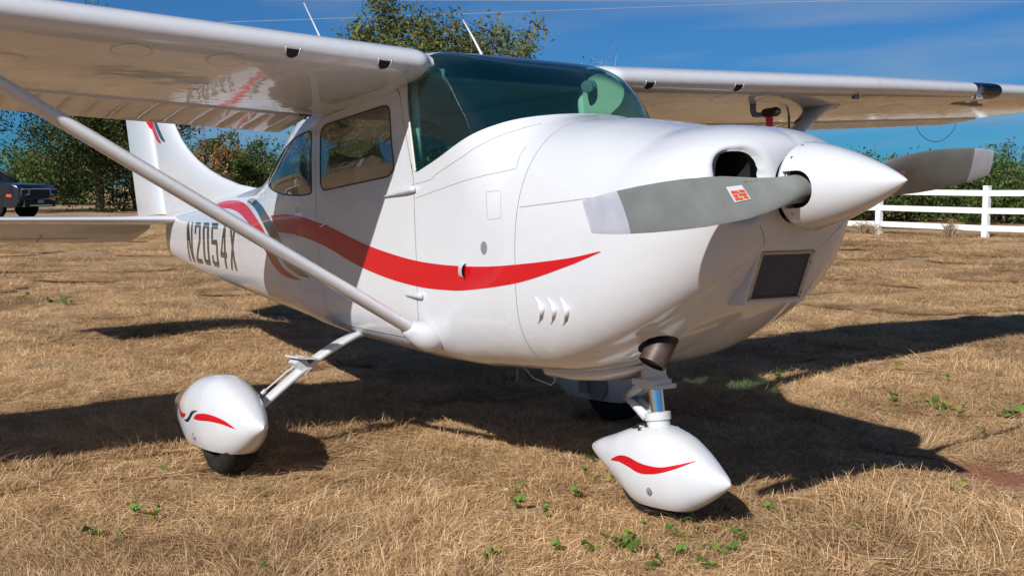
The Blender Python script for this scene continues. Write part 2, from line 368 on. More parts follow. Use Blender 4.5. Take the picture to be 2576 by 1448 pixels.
# ================================================================ DRY GRASS (one object, instanced tufts)
NVAR = 6
def tuft(seed, n, rad, kind):
    rg = np.random.default_rng(seed); ang0 = rg.uniform(0, 6.28)
    r = rad*np.sqrt(rg.random(n)); a = rg.uniform(0, 2*np.pi, n); x = r*np.cos(a); y = r*np.sin(a)
    flow = 1.1*np.sin(x*5+seed)+.9*np.cos(y*4+2*seed)
    if kind == 'mat':
        di = flow+rg.normal(0, .55, n); ln = rg.uniform(.04, .14, n); lift = rg.uniform(-.08, .16, n)+np.where(rg.random(n) < .07, rg.uniform(.2, .8, n), 0); z0 = rg.uniform(.002, .022, n)
    else:
        di = rg.uniform(0, 6.28, n); ln = rg.uniform(.03, .10, n); lift = rg.uniform(.6, 1.35, n); z0 = np.zeros(n)
    wd = rg.uniform(.0007, .0014, n); bend = rg.normal(0, .5, n); droop = rg.uniform(.2, 1.0, n)*np.where(lift > .3, 1, .5)
    V = np.zeros((n, 8, 3)); px, py, pz = x, y, z0; th = di; el = lift
    tw = rg.uniform(-.6, .6, n)
    for k in range(4):
        wk = wd*(1, 1, .8, .15)[k]; sxn = -np.sin(th)*wk; syn = np.cos(th)*wk; szn = tw*wk
        V[:, 2*k] = np.stack([px-sxn, py-syn, pz-szn], 1); V[:, 2*k+1] = np.stack([px+sxn, py+syn, pz+szn], 1)
        st = ln/3; px = px+st*np.cos(th)*np.cos(el); py = py+st*np.sin(th)*np.cos(el); pz = np.maximum(pz+st*np.sin(el), .002)
        th = th+bend/3; el = el-droop/2.2
    base = np.arange(n)[:, None]*8
    F = np.concatenate([base+np.array([2*k, 2*k+1, 2*k+3, 2*k+2]) for k in range(3)])
    tone = rg.random(n); pal = np.array([(.46, .30, .16), (.69, .485, .27), (.80, .60, .365), (.86, .70, .46), (.52, .33, .175)])
    ci = rg.choice(5, n, p=[.24, .32, .24, .08, .12]); col = pal[ci]*(.85+.3*tone[:, None])
    return V.reshape(-1, 3), F, np.repeat(col, 8, axis=0)
Vs, Fs, Cs, var = [], [], [], []; nv = 0
for k in range(NVAR):
    if k < 4: parts_ = [tuft(11+k, 11000, .42, 'mat'), tuft(51+k, 500, .42, 'up')]
    else: parts_ = [tuft(91+k, 1100, .38, 'up'), tuft(31+k, 7500, .42, 'mat')]
    for v_, f_, c_ in parts_:
        Vs.append(v_); Fs.append(f_+nv); Cs.append(c_); var.append(np.full(len(v_), k)); nv += len(v_)
pts = []; 
rg = np.random.default_rng(5)
def scatter(d0, d1, spacing, half, scl, zmul):
    n = int((half*2)*(d1*d1-d0*d0)/2/(spacing*spacing)); d = np.sqrt(rg.uniform(d0*d0, d1*d1, n)); a = rg.uniform(-half, half, n)
    th = YAW-a; x = CAM[0]+d*np.cos(th); y = CAM[1]+d*np.sin(th); z = terrain(x, y)
    for i in range(n):
        pk = rg.integers(0, 4) if rg.random() < .80 else rg.integers(4, NVAR); pts.append((x[i], y[i], z[i]-.004, pk, rg.uniform(0, 6.28), scl*rg.uniform(.85, 1.25), zmul*rg.uniform(.6, 1.2)*(1+.35*max(0, math.sin(1.7*x[i]+.6*y[i])*math.sin(1.3*y[i]-.9*x[i]+1)-.25)/.75*2)))
scatter(1.2, 9, .36, .80, 1.0, .9); scatter(9, 17, .52, .62, 1.25, .9); scatter(17, 30, 1.05, .56, 1.9, 1.1); scatter(30, 46, 1.7, .52, 2.8, 1.1)
PT = np.array(pts)
# keep clear of the red earth patch by the nose
k_ = np.hypot((PT[:, 0]-SOIL[0])*.8, PT[:, 1]-SOIL[1]) > .50; PT = PT[k_]
Vall = np.concatenate(Vs+[PT[:, :3]]); me = bpy.data.meshes.new('dry_grass'); Fall = np.concatenate(Fs)
me.vertices.add(len(Vall)); me.vertices.foreach_set('co', Vall.astype(np.float32).ravel())
me.loops.add(len(Fall)*4); me.loops.foreach_set('vertex_index', Fall.astype(np.int32).ravel())
me.polygons.add(len(Fall)); me.polygons.foreach_set('loop_start', np.arange(0, len(Fall)*4, 4, dtype=np.int32)); me.polygons.foreach_set('loop_total', np.full(len(Fall), 4, dtype=np.int32)); me.update()
def attr(nm, ty, data):
    a = me.attributes.new(nm, ty, 'POINT'); a.data.foreach_set('value' if ty != 'FLOAT_COLOR' else 'color', data)
m1, m2 = nv, len(PT)
attr('var', 'INT', np.concatenate([np.concatenate(var), np.full(m2, -1)]).astype(np.int32)); attr('pick', 'INT', np.concatenate([np.full(m1, -1), PT[:, 3]]).astype(np.int32))
attr('rot', 'FLOAT', np.concatenate([np.zeros(m1), PT[:, 4]]).astype(np.float32)); attr('scl', 'FLOAT', np.concatenate([np.ones(m1), PT[:, 5]]).astype(np.float32)); attr('zscl', 'FLOAT', np.concatenate([np.ones(m1), PT[:, 6]]).astype(np.float32))
cc = np.ones((len(Vall), 4), np.float32); cc[:m1, :3] = np.concatenate(Cs); attr('col', 'FLOAT_COLOR', cc.ravel())
STRAW = principled('straw', (.4, .28, .14), .7, spec=.25); t = STRAW.node_tree; b_ = t.nodes['Principled BSDF']
at_ = t.nodes.new('ShaderNodeAttribute'); at_.attribute_name = 'col'; ge = t.nodes.new('ShaderNodeNewGeometry'); n_1 = t.nodes.new('ShaderNodeTexNoise'); n_1.inputs['Scale'].default_value = .8; n_1.inputs['Detail'].default_value = 5; t.links.new(ge.outputs['Position'], n_1.inputs['Vector'])
r_1 = ramp(n_1.outputs[0], [(.30, (.68, .63, .58)), (.52, (.98, .95, .91)), (.70, (1.12, 1.09, 1.05))]); cx_ = mix(1.0, at_.outputs['Color'], r_1.outputs[0], 'MULTIPLY')
n_2 = t.nodes.new('ShaderNodeTexNoise'); n_2.inputs['Scale'].default_value = 2.2; n_2.inputs['Detail'].default_value = 4; t.links.new(ge.outputs['Position'], n_2.inputs['Vector'])
r_2 = ramp(n_2.outputs[0], [(.60, (0, 0, 0)), (.80, (.4, .4, .4))]); cx_ = mix(r_2.outputs[0], cx_, (.15, .15, .045))
n_3 = t.nodes.new('ShaderNodeTexNoise'); n_3.inputs['Scale'].default_value = 4.5; n_3.inputs['Detail'].default_value = 3; t.links.new(ge.outputs['Position'], n_3.inputs['Vector'])
r_3 = ramp(n_3.outputs[0], [(.34, (.78, .72, .66)), (.62, (1.05, 1.04, 1.02))]); cx_ = mix(1.0, cx_, r_3.outputs[0], 'MULTIPLY')
t.links.new(cx_, b_.inputs['Base Color']); b_.inputs['Subsurface Weight'].default_value = 0
tr_ = t.nodes.new('ShaderNodeBsdfTranslucent'); t.links.new(cx_, tr_.inputs['Color']); ms = t.nodes.new('ShaderNodeMixShader'); ms.inputs[0].default_value = .25
om = [n for n in t.nodes if n.type == 'OUTPUT_MATERIAL'][0]; t.links.new(b_.outputs[0], ms.inputs[1]); t.links.new(tr_.outputs[0], ms.inputs[2]); t.links.new(ms.outputs[0], om.inputs[0])
me.materials.append(STRAW); GRASS = bpy.data.objects.new('dry_grass', me); link(GRASS); GRASS['kind'] = 'stuff'; tag(GRASS, 'matted tan mown hay covering the field', 'dry grass')
ng = bpy.data.node_groups.new('grass_scatter', 'GeometryNodeTree'); ng.interface.new_socket('Geometry', in_out='INPUT', socket_type='NodeSocketGeometry'); ng.interface.new_socket('Geometry', in_out='OUTPUT', socket_type='NodeSocketGeometry')
def nn(ty): return ng.nodes.new(ty)
gi = nn('NodeGroupInput'); go = nn('NodeGroupOutput'); jn = nn('GeometryNodeJoinGeometry'); ng.links.new(jn.outputs[0], go.inputs[0])
def named(nm, ty):
    a = nn('GeometryNodeInputNamedAttribute'); a.data_type = ty; a.inputs[0].default_value = nm; return a.outputs[0]
def eq(nm, v):
    c = nn('FunctionNodeCompare'); c.data_type = 'INT'; c.operation = 'EQUAL'; ng.links.new(named(nm, 'INT'), c.inputs[2]); c.inputs[3].default_value = v; return c.outputs[0]
sp = nn('GeometryNodeSeparateGeometry'); sp.domain = 'POINT'; ng.links.new(gi.outputs[0], sp.inputs[0]); ng.links.new(eq('var', -1), sp.inputs[1])
rv = nn('ShaderNodeCombineXYZ'); ng.links.new(named('rot', 'FLOAT'), rv.inputs[2]); sv = nn('ShaderNodeCombineXYZ'); ng.links.new(named('scl', 'FLOAT'), sv.inputs[0]); ng.links.new(named('scl', 'FLOAT'), sv.inputs[1]); ng.links.new(named('zscl', 'FLOAT'), sv.inputs[2])
for k in range(NVAR):
    s2 = nn('GeometryNodeSeparateGeometry'); s2.domain = 'POINT'; ng.links.new(gi.outputs[0], s2.inputs[0]); ng.links.new(eq('var', k), s2.inputs[1])
    ip = nn('GeometryNodeInstanceOnPoints'); ng.links.new(sp.outputs[0], ip.inputs['Points']); ng.links.new(eq('pick', k), ip.inputs['Selection']); ng.links.new(s2.outputs[0], ip.inputs['Instance']); ng.links.new(rv.outputs[0], ip.inputs['Rotation']); ng.links.new(sv.outputs[0], ip.inputs['Scale'])
    ng.links.new(ip.outputs[0], jn.inputs[0])
md = GRASS.modifiers.new('scatter', 'NODES'); md.node_group = ng
# ================================================================ VEGETATION
def leaf_material(name, hue):
    m = principled(name, hue, .55, spec=.3); t = m.node_tree; b = t.nodes['Principled BSDF']; a = t.nodes.new('ShaderNodeAttribute'); a.attribute_name = 'col'
    t.links.new(a.outputs['Color'], b.inputs['Base Color']); tr = t.nodes.new('ShaderNodeBsdfTranslucent'); t.links.new(a.outputs['Color'], tr.inputs['Color']); x = t.nodes.new('ShaderNodeMixShader'); x.inputs[0].default_value = .3
    o = [n for n in t.nodes if n.type == 'OUTPUT_MATERIAL'][0]; t.links.new(b.outputs[0], x.inputs[1]); t.links.new(tr.outputs[0], x.inputs[2]); t.links.new(x.outputs[0], o.inputs[0]); return m
LEAF = leaf_material('leaf', (.06, .09, .02))
BARK = principled('bark', (.10, .08, .06), .9); tex_noise(BARK, 6, (.06, .048, .038), (.16, .13, .10), 6, stretch=(1, 1, .2)); bump(BARK, 18, .8, .02)
BARKP = principled('pale_bark', (.34, .31, .27), .85); tex_noise(BARKP, 6, (.24, .21, .18), (.42, .39, .34), 6)
def quads(name, V, F, C, mat, parent):
    me = bpy.data.meshes.new(name); me.vertices.add(len(V)); me.vertices.foreach_set('co', np.asarray(V, np.float32).ravel()); n = len(F)
    me.loops.add(n*4); me.loops.foreach_set('vertex_index', np.asarray(F, np.int32).ravel()); me.polygons.add(n); me.polygons.foreach_set('loop_start', np.arange(0, n*4, 4, dtype=np.int32)); me.polygons.foreach_set('loop_total', np.full(n, 4, dtype=np.int32)); me.update()
    a = me.attributes.new('col', 'FLOAT_COLOR', 'POINT'); c4 = np.ones((len(V), 4), np.float32); c4[:, :3] = C; a.data.foreach_set('color', c4.ravel()); me.materials.append(mat)
    o = bpy.data.objects.new(name, me); return link(o, parent)
def leaves(rg, ctr, n, sig, size, pal, pw, droop=.25):
    k = rg.integers(0, len(ctr), n); p = ctr[k]+rg.normal(0, 1, (n, 3))*sig
    sz = size*rg.uniform(.6, 1.4, n); a = rg.normal(0, 1, (n, 3)); a[:, 2] -= droop; a /= np.linalg.norm(a, axis=1, keepdims=True); nn_ = rg.normal(0, 1, (n, 3)); nn_[:, 2] += .8; b = np.cross(nn_, a); b /= np.linalg.norm(b, axis=1, keepdims=True)+1e-9
    V = np.stack([p-a*sz[:, None], p+b*(sz*.45)[:, None], p+a*sz[:, None], p-b*(sz*.45)[:, None]], 1).reshape(-1, 3); F = np.arange(n*4).reshape(-1, 4)
    cl = rg.uniform(.75, 1.25, len(ctr)); c = np.array(pal)[rg.choice(len(pal), n, p=pw)]*(cl[k]*rg.uniform(.8, 1.2, n))[:, None]
    return V, F, np.repeat(c, 4, axis=0)
GREEN = [(.065, .10, .022), (.09, .135, .028), (.14, .17, .03), (.05, .075, .02)]; GPW = [.4, .3, .12, .18]
OLIVE = [(.12, .14, .035), (.155, .16, .035), (.08, .10, .028), (.20, .15, .04)]; OPW = [.4, .2, .28, .12]
DKGRN = [(.04, .065, .016), (.07, .10, .02), (.22, .23, .03), (.03, .048, .014)]; DPW = [.42, .28, .14, .16]
LTGRN = [(.08, .13, .03), (.11, .16, .035), (.06, .10, .025), (.13, .16, .04)]; LPW = [.4, .3, .2, .1]
RUST = [(.30, .15, .06), (.36, .20, .09), (.22, .11, .05), (.16, .14, .04)]; RPW = [.4, .25, .25, .1]
def tree(name, label, base, h, crown, seed, pal, pw, nleaf, lsize, trunk_r, bark=None, cat='tree', group=None, limbs=8, low=.3, sig=.16, twigs=1.0, stems=1, spread=1.0):
    """crown = (rx, ry, rz, zc) ellipsoid radii and centre height; trunk, limbs, twigs, leaf clusters"""
    rg = np.random.default_rng(seed); bark = bark or BARK; T_ = thing(name, label, cat, (base[0], base[1], float(terrain(base[0], base[1]))-.03), 0, group)
    rx, ry, rz, zc = crown; tb = MB(); cl = []
    def path(a, b, n, wob):
        P = np.linspace(a, b, n); P[1:-1] += rg.normal(0, wob, (n-2, 3)); return P
    for s in range(stems):
        off = np.array([rg.normal(0, .25*(stems > 1)*spread), rg.normal(0, .25*(stems > 1)*spread), 0]); top = np.array([off[0]*3, off[1]*3, zc+rz*.35])
        tp = path(off, top, 7, .05*h/5); tb.tube(tp, np.linspace(trunk_r, trunk_r*.35, 7)*(1 if stems == 1 else .75), 7)
        for i in range(limbs):
            f = low+(1-low)*(i+rg.random())/limbs; j = f*6; q0 = tp[int(j)]+(tp[min(int(j)+1, 6)]-tp[int(j)])*(j-int(j))
            a = 2.4*i+rg.uniform(-.4, .4)+s; v = rg.uniform(-.75, .95); cr_ = math.sqrt(max(0, 1-v*v)); e = np.array([off[0], off[1], zc])+np.array([rx*cr_*math.cos(a), ry*cr_*math.sin(a), rz*v])*rg.uniform(.72, 1.0)
            lp = path(q0, e, 6, .07*rx); lr = trunk_r*.42*(1-.5*f); tb.tube(lp, np.linspace(lr, lr*.2, 6), 5)
            for m in range(5):
                k = rg.uniform(.25, 1); q1 = lp[int(k*5)]; d = rg.normal(0, 1, 3)*np.array([rx, ry, rz])*.32; e2 = q1+d; sp_ = path(q1, e2, 4, .03*rx); tb.tube(sp_, np.linspace(lr*.35, lr*.12, 4), 4, False)
                cl += [sp_[2], sp_[3]]
                for w_ in range(int(3*twigs)):
                    d = rg.normal(0, 1, 3)*np.array([rx, ry, rz])*.16; e3 = e2+d; tb.tube([e2, e3], [lr*.14, lr*.06], 3, False); cl += [e3, (e2+e3)/2]
    tb.build('trunk', bark, T_, smooth=True)
    if nleaf:
        V, F, C = leaves(rg, np.array(cl), nleaf, sig*rx/2, lsize, pal, pw); quads('crown', V, F, C, LEAF, T_)
    return T_
# left trees beyond the road
tree('shade_tree', 'spreading dark tree with hanging branches beyond the road above the black vehicle', (-50.6, 4.6), 9, (5.2, 5.2, 3.6, 5.6), 3, DKGRN, DPW, 22000, .075, .30, limbs=9, low=.45, sig=.11)
tree('shade_tree', 'dense dark green tree with foliage nearly to the ground beyond the road', (-50.6, 10.9), 9, (3.3, 3.3, 4.0, 5.0), 4, DKGRN, DPW, 42000, .07, .24, limbs=13, low=.25, stems=2)
tree('shade_tree', 'yellow-green tinged tree behind the tail fin beyond the road', (-54.2, 13.6), 8, (2.4, 2.4, 3.2, 4.4), 5, [(.05, .075, .016), (.14, .16, .02), (.035, .05, .014)], [.5, .2, .3], 14000, .085, .20, limbs=10, low=.3)
tree('far_thicket', 'pale green low thicket far beyond the black vehicle', (-70.5, 13.0), 4, (5.5, 3, 1.4, 1.9), 6, LTGRN, LPW, 9000, .13, .12, limbs=12, low=.1, cat='thicket')
tree('broadleaf_tree', 'small broadleaf tree just behind the tail fin and rusty sapling', (-43.4, 14.0), 3.6, (1.5, 1.5, 1.4, 2.1), 7, GREEN, GPW, 9000, .07, .10, limbs=9, low=.2)
tree('pale_trunk_tree', 'green tree with pale branching trunk behind the cabin rear', (-44.5, 16.3), 3.4, (1.7, 1.7, 1.4, 1.9), 8, GREEN, GPW, 9000, .07, .09, bark=BARKP, limbs=9, low=.15, stems=2)
tree('broadleaf_tree', 'rounded green tree half hidden behind the rear cabin window', (-47.5, 18.9), 3.2, (1.7, 1.7, 1.2, 1.8), 9, GREEN, GPW, 7000, .075, .10, limbs=8, low=.2)
tree('rusty_sapling', 'thin sapling with withered rust-brown leaves behind the tail fin', (-22.9, 6.2), 3.0, (.95, .95, 1.25, 1.75), 10, RUST, RPW, 1500, .045, .035, limbs=7, low=.25, sig=.14, twigs=.7)
tree('sparse_tree', 'large sparse yellowing tree with many bare twigs rising behind the cabin roof', (-27.0, 14.1), 7, (2.95, 2.95, 2.6, 3.35), 11, OLIVE, OPW, 150000, .07, .20, bark=BARKP, limbs=44, low=.25, sig=.13, twigs=2.4)
tree('bare_tree', 'leafless grey twiggy tree showing just above the windshield', (-27.6, 21.6), 6, (1.9, 1.9, 1.8, 4.6), 12, OLIVE, OPW, 260, .06, .10, bark=BARKP, limbs=12, low=.4, twigs=2.2)
rt_pos = [(-20.6, 29.4, 2.0, 21, 'thicket tree directly behind the white fence post, dark green'), (-22.6, 30.2, 1.9, 22, 'dark green thicket tree behind the middle of the white fence'), (-24.6, 31.6, 2.35, 23, 'fresh green thicket tree showing just above the spinner'), (-21.0, 34.8, 2.3, 24, 'tall green thicket tree behind the gap in the white fence'), (-18.0, 31.2, 2.3, 25, 'big bright green thicket tree at the open end of the fence'), (-17.2, 35.5, 2.9, 26, 'tallest thicket tree beyond the far propeller tip'), (-23.6, 35.4, 2.0, 27, 'back-row thicket tree seen between propeller blade and fence')]
for x, y, h, sdn, lb in rt_pos:
    pl, pw_ = ((LTGRN, LPW) if 'fresh' in lb or 'bright' in lb else (GREEN, GPW))
    tree('thicket_tree', lb, (x, y), h, (1.7, 1.7, h*.42, h*.56), sdn, pl, pw_, 14000, .06, .07, bark=BARKP if sdn in (22, 24) else BARK, limbs=11, low=.08, stems=2, group='trees beyond the white fence')
# trees and fence on the other side of the field, seen mirrored in the cabin windows
for x, y, h, sdn, lb in ((-36, -18.5, 6.0, 31, 'round green tree across the field mirrored in the door window'), (-43, -19.5, 5.5, 32, 'green tree across the field mirrored beside the rear window'), (-29, -18, 4.2, 33, 'small dark tree across the field mirrored at the door window front'), (-52, -26, 6.5, 34, 'far dark tree across the field behind the camera')):
    tree('field_tree', lb, (x, y), h, (2.6, 2.6, h*.4, h*.58), sdn, GREEN, GPW, 6000, .11, .16, limbs=10, low=.15)
# ---- white three-rail fences
VINYL = principled('white_vinyl', (.80, .80, .79), .45); tex_noise(VINYL, 3, (.74, .74, .72), (.82, .82, .81), 4)
def fence(label, xs, y):
    zb = [float(terrain(x, y)) for x in xs]; F_ = thing('rail_fence', label, 'fence', (xs[0], y, zb[0]-.05))
    for x, z in zip(xs, zb):
        b = MB().box((x-xs[0], 0, z-zb[0]+.60+.05), (.065, .065, .62)).box((x-xs[0], 0, z-zb[0]+1.27), (.072, .072, .012)); b.build('fence_post', VINYL, F_)
    for i in range(len(xs)-1):
        for hz in (.26, .66, 1.06):
            a = np.array((xs[i]-xs[0]+.067*np.sign(xs[i+1]-xs[i]), 0, zb[i]-zb[0]+hz+.05)); c = np.array((xs[i+1]-xs[0]-.067*np.sign(xs[i+1]-xs[i]), 0, zb[i+1]-zb[0]+hz+.05)); b = MB()
            V = [p+np.array([0, dy, dz]) for p in (a, c) for dy, dz in ((-.02, -.066), (.02, -.066), (.02, .066), (-.02, .066))]; b.add(V, [(0, 1, 2, 3), (7, 6, 5, 4), (0, 4, 5, 1), (1, 5, 6, 2), (2, 6, 7, 3), (3, 7, 4, 0)]); b.build('fence_rail', VINYL, F_)
fence('white three-rail vinyl fence along the far edge of the field', [-2.6-2.93*k for k in range(8)], 20.4)
fence('white three-rail vinyl fence across the field mirrored in the windows', [-2-2.93*k for k in range(18)], -13.0)
# dry weeds along the fence
def dry_bush(label, pos, n, spread, hgt, seed):
    rg = np.random.default_rng(seed); T_ = thing('dry_weed_clump', label, 'weed clump', (pos[0], pos[1], float(terrain(*pos))-.02)); b = MB()
    for i in range(n):
        a = rg.uniform(0, 6.28); r = spread*rg.random()**.7; s = np.array([.4*r*math.cos(a), .4*r*math.sin(a), 0]); e = np.array([r*math.cos(a), r*math.sin(a), hgt*rg.uniform(.4, 1)*(1-.5*(r/spread))]); m = (s+e)/2+rg.normal(0, .05, 3)+[0, 0, .08]; b.tube([s, m, e, e+rg.normal(0, .08, 3)], [.008, .007, .005, .002], 3, False)
    b.build('stems', DRYW, T_, smooth=True)
DRYW = principled('dry_stems', (.34, .23, .14), .85); tex_noise(DRYW, 20, (.25, .16, .09), (.45, .33, .2))
dry_bush('dry brown brush heap leaning on the fence rails near the post', (-11.9, 19.8), 110, .26, .6, 1); dry_bush('wispy dry weeds round the fence post beside the spinner', (-14.5, 20.1), 110, .45, .42, 2); dry_bush('pale dry weeds under the tree by the road behind the fin', (-37.2, 10.2), 160, .5, .7, 4)
# ---- green weeds in the hay
def weed_mesh(seed, nl, size):
    rg = np.random.default_rng(seed); V = []; F = []; C = []
    for i in range(nl):
        a = rg.uniform(0, 6.28); r = size*rg.uniform(.1, 1); h = size*rg.uniform(.25, .9); c = np.array([r*math.cos(a), r*math.sin(a), h]); s = size*rg.uniform(.22, .42); t1 = rg.uniform(0, 6.28); d = np.array([math.cos(t1), math.sin(t1), rg.uniform(-.5, .4)]); d /= np.linalg.norm(d); n = rg.normal(0, .5, 3)+[0, 0, 1]; w_ = np.cross(n, d); w_ /= np.linalg.norm(w_); up_ = np.cross(d, w_)
        k = len(V); pr = [(-.9, 0, 0), (-.75, .5, .1), (-.2, .68, .13), (.4, .42, .06), (1, 0, -.12), (.4, -.42, .06), (-.2, -.68, .13), (-.75, -.5, .1), (-.2, 0, -.03), (.4, 0, -.04)]
        for px, py, pz in pr: V.append(c+d*px*s+w_*py*s+up_*pz*s)
        F += [(k, k+1, k+2, k+8), (k+8, k+2, k+3, k+9), (k+9, k+3, k+4, k+4), (k+9, k+4, k+5, k+5), (k+8, k+9, k+5, k+6), (k, k+8, k+6, k+7)]
        col = np.array([(.13, .24, .035), (.10, .19, .03), (.20, .27, .04), (.26, .24, .04)][rg.choice(4, p=[.45, .3, .15, .1])])*rg.uniform(.85, 1.15); C += [col]*10
        st = np.array([0, 0, 0]); k = len(V); q = np.cross(c-st, [0, 0, 1.]); q = q/(np.linalg.norm(q)+1e-9)*.0014
        V += [st-q, st+q, c+q, c-q]; F.append((k, k+1, k+2, k+3)); C += [np.array((.12, .17, .04))]*4
    me = bpy.data.meshes.new('leaves'); F = [tuple(dict.fromkeys(f)) for f in F]; me.from_pydata([tuple(v) for v in V], [], F); a = me.attributes.new('col', 'FLOAT_COLOR', 'POINT'); c4 = np.ones((len(V), 4), np.float32); c4[:, :3] = np.array(C); a.data.foreach_set('color', c4.ravel()); me.materials.append(LEAF)
    me.polygons.foreach_set('use_smooth', [True]*len(me.polygons)); return me
WM = [weed_mesh(100+k, n, s) for k, (n, s) in enumerate([(4, .045), (7, .06), (3, .035), (12, .075), (2, .03), (6, .05)])]
WSPOTS = [(-0.6,0.32,3,0.94),(-0.29,0.09,2,0.87),(-0.13,-0.14,1,0.83),(-0.39,0.11,0,0.89),(-0.23,0.13,0,0.87),(-0.19,-0.41,1,0.81),(-0.04,-0.4,1,0.79),(0.05,0.05,3,0.82),(0.29,0.11,1,0.8),(0.37,0.23,1,0.81),(0.39,-0.64,1,0.71),(0.4,-0.42,0,0.73),(0.47,-0.56,1,0.7),(0.51,-0.45,3,0.71),(0.57,-0.41,3,0.71),(0.45,-0.33,1,0.73),(0.38,-0.2,0,0.75),(0.51,-0.17,1,0.74),(0.42,-0.02,0,0.77),(0.56,-0.05,0,0.75),(0.7,-0.12,0,0.72),(0.77,-0.12,1,0.72),(0.69,-0.0,1,0.74),(0.51,0.39,1,0.81),(0.54,0.45,4,0.81),(0.66,0.32,0,0.78),(0.68,-0.29,1,0.71),(0.78,0.08,4,0.74),(0.87,0.48,0,0.78),(1.0,0.22,4,0.73),(1.06,0.28,4,0.74),(0.75,1.05,4,0.87),(0.81,1.24,0,0.89),(0.73,1.4,0,0.92),(0.36,0.41,4,0.83),(0.18,1.1,0,0.94),(-0.03,0.71,0,0.91),(0.24,1.34,4,0.96),(-0.39,2.85,1,1.15),(-0.24,2.64,0,1.15),(-0.71,2.8,1,1.15),(-0.63,2.92,0,1.15),(-0.95,3.75,0,1.15),(-1.82,5.79,0,1.15),(-1.78,5.64,4,1.15),(-4.11,7.86,4,1.15),(-0.22,3.11,4,1.15),(-0.04,3.07,1,1.15),(-0.15,3.22,0,1.15),(0.1,2.49,0,1.14),(-0.06,2.68,4,1.15),(-0.28,2.91,0,1.15),(0.23,2.56,4,1.14),(-1.81,2.96,1,1.15),(-1.56,4.03,0,1.15),(-0.47,2.83,0,1.15),(-0.97,2.88,4,1.15),(-0.48,2.59,4,1.15),(0.72,-0.46,1,0.68),(0.84,-0.32,1,0.68),(-0.41,-0.27,0,0.85),(0.49,0.26,0,0.8),(0.7,-0.17,5,0.72),(-1.64,-1.5,0,0.95),(-5.38,-0.98,4,1.15),(-6.15,-0.88,0,1.15),(-6.16,-1.01,4,1.15),(-5.06,-1.02,4,1.15),(-4.14,-0.87,4,1.15),(-9.26,-0.17,3,1.15),(-9.47,-0.31,1,1.15),(-10.16,-0.43,1,1.15),(-5.22,0.32,4,1.15),(-0.99,-1.81,1,0.83),(-0.92,-1.76,1,0.82),(-0.75,-2.06,1,0.78),(-0.67,-1.98,0,0.77),(-0.61,-2.13,0,0.75),(-0.5,-2.25,4,0.73),(-0.4,-2.22,4,0.72),(-0.02,-1.63,1,0.68),(-1.01,-1.24,0,0.86),(-0.48,-1.8,4,0.75),(0.32,-0.88,1,0.69),(0.33,-0.93,0,0.69),(-0.14,-0.61,4,0.78),(-0.36,-0.35,0,0.84)]
for i, (x, y, k, s) in enumerate(WSPOTS):
    o = bpy.data.objects.new('green_weed', WM[k]); link(o); o.location = (x, y, float(terrain(x, y))+.022); o.rotation_euler = (0, 0, i*2.4); o.scale = (s*1.15, s*1.15, s*1.15)
    kd = 'bushy green weed' if k == 3 else ('leafy green weed' if k in (1, 5) else 'tiny green sprig')
    if math.hypot(x-.2, y) < .75: zn = 'at the foot of the nose wheel fairing'
    elif math.hypot(x+1.5, y+1.22) < 1.2: zn = 'in the hay round the right main wheel'
    elif x < -4: zn = 'out in the field beyond the wing shadow'
    elif y > 1.6 and x < -1.0: zn = 'in sunlit hay between the two far shadows'
    elif y > 1.6: zn = 'in sunlit hay past the tip of the spinner shadow'
    elif x > .9: zn = 'in hay well in front of the nose wheel'
    elif y < -.9: zn = 'in hay between the main and nose wheels'
    else: zn = 'beside the shadow of the nose'
    tag(o, kd+' '+zn, 'weed', kd+'s '+zn)
# ---- power lines and their poles
WOOD = principled('pole_wood', (.16, .12, .09), .9); tex_noise(WOOD, 5, (.11, .08, .06), (.21, .17, .13), 6, stretch=(1, 1, .1))
WIRE = principled('bare_wire', (.55, .55, .56), .4, .4)
def pole(label, x, y, h):
    z = float(terrain(x, y)); P = thing('utility_pole', label, 'pole', (x, y, z-.3)); MB()._lathe(np.zeros(3), np.array([0, 0, 1.]), [(0, .16), (h+.3, .11)], 14).build('shaft', WOOD, P, smooth=True); MB().box((0, 0, h-.15), (.06, 1.1, .06)).build('crossarm', WOOD, P)
    return z
pole('wooden utility pole past the left end of the road trees', -42, -9.5, 7.2); pole('wooden utility pole beyond the right end of the fence', -18.5, 46, 11.2); pole('short wooden service pole hidden behind the engine cowling', -18.2, 18.9, 3.0)
def wire(label, A, B, sag, r=.008):
    A = np.array(A, float); B = np.array(B, float); P = [A+(B-A)*q+[0, 0, -4*sag*q*(1-q)] for q in np.linspace(0, 1, 40)]; b = MB().tube(P, r, 5, False); o = b.build('power_line', WIRE, None, smooth=True); tag(o, label, 'wire', 'overhead wires'); return P
wire('overhead power line highest in the sky', (-42, -9.5, 6.75), (-18.5, 46, 9.0), .02); wire('overhead power line slanting behind the twiggy tree', (-42, -9.5, 5.23), (-18.5, 46, 9.62), .02)
P = wire('low service cable with a slack loop above the far propeller blade', (-18.2, 18.9, 2.95), (-18.5, 46, 4.5), .02, .009)
lp = MB().tube([np.array(P[12])*(1-q)+np.array(P[15])*q+[.0, 0, -.55*math.sin(math.pi*q)**.6] for q in np.linspace(0, 1, 20)], .011, 5, False); o = lp.build('slack_cable_loop', principled('black_cable', (.03, .03, .03), .5), None, smooth=True); tag(o, 'slack dark loop of cable hanging from the low service cable', 'cable')

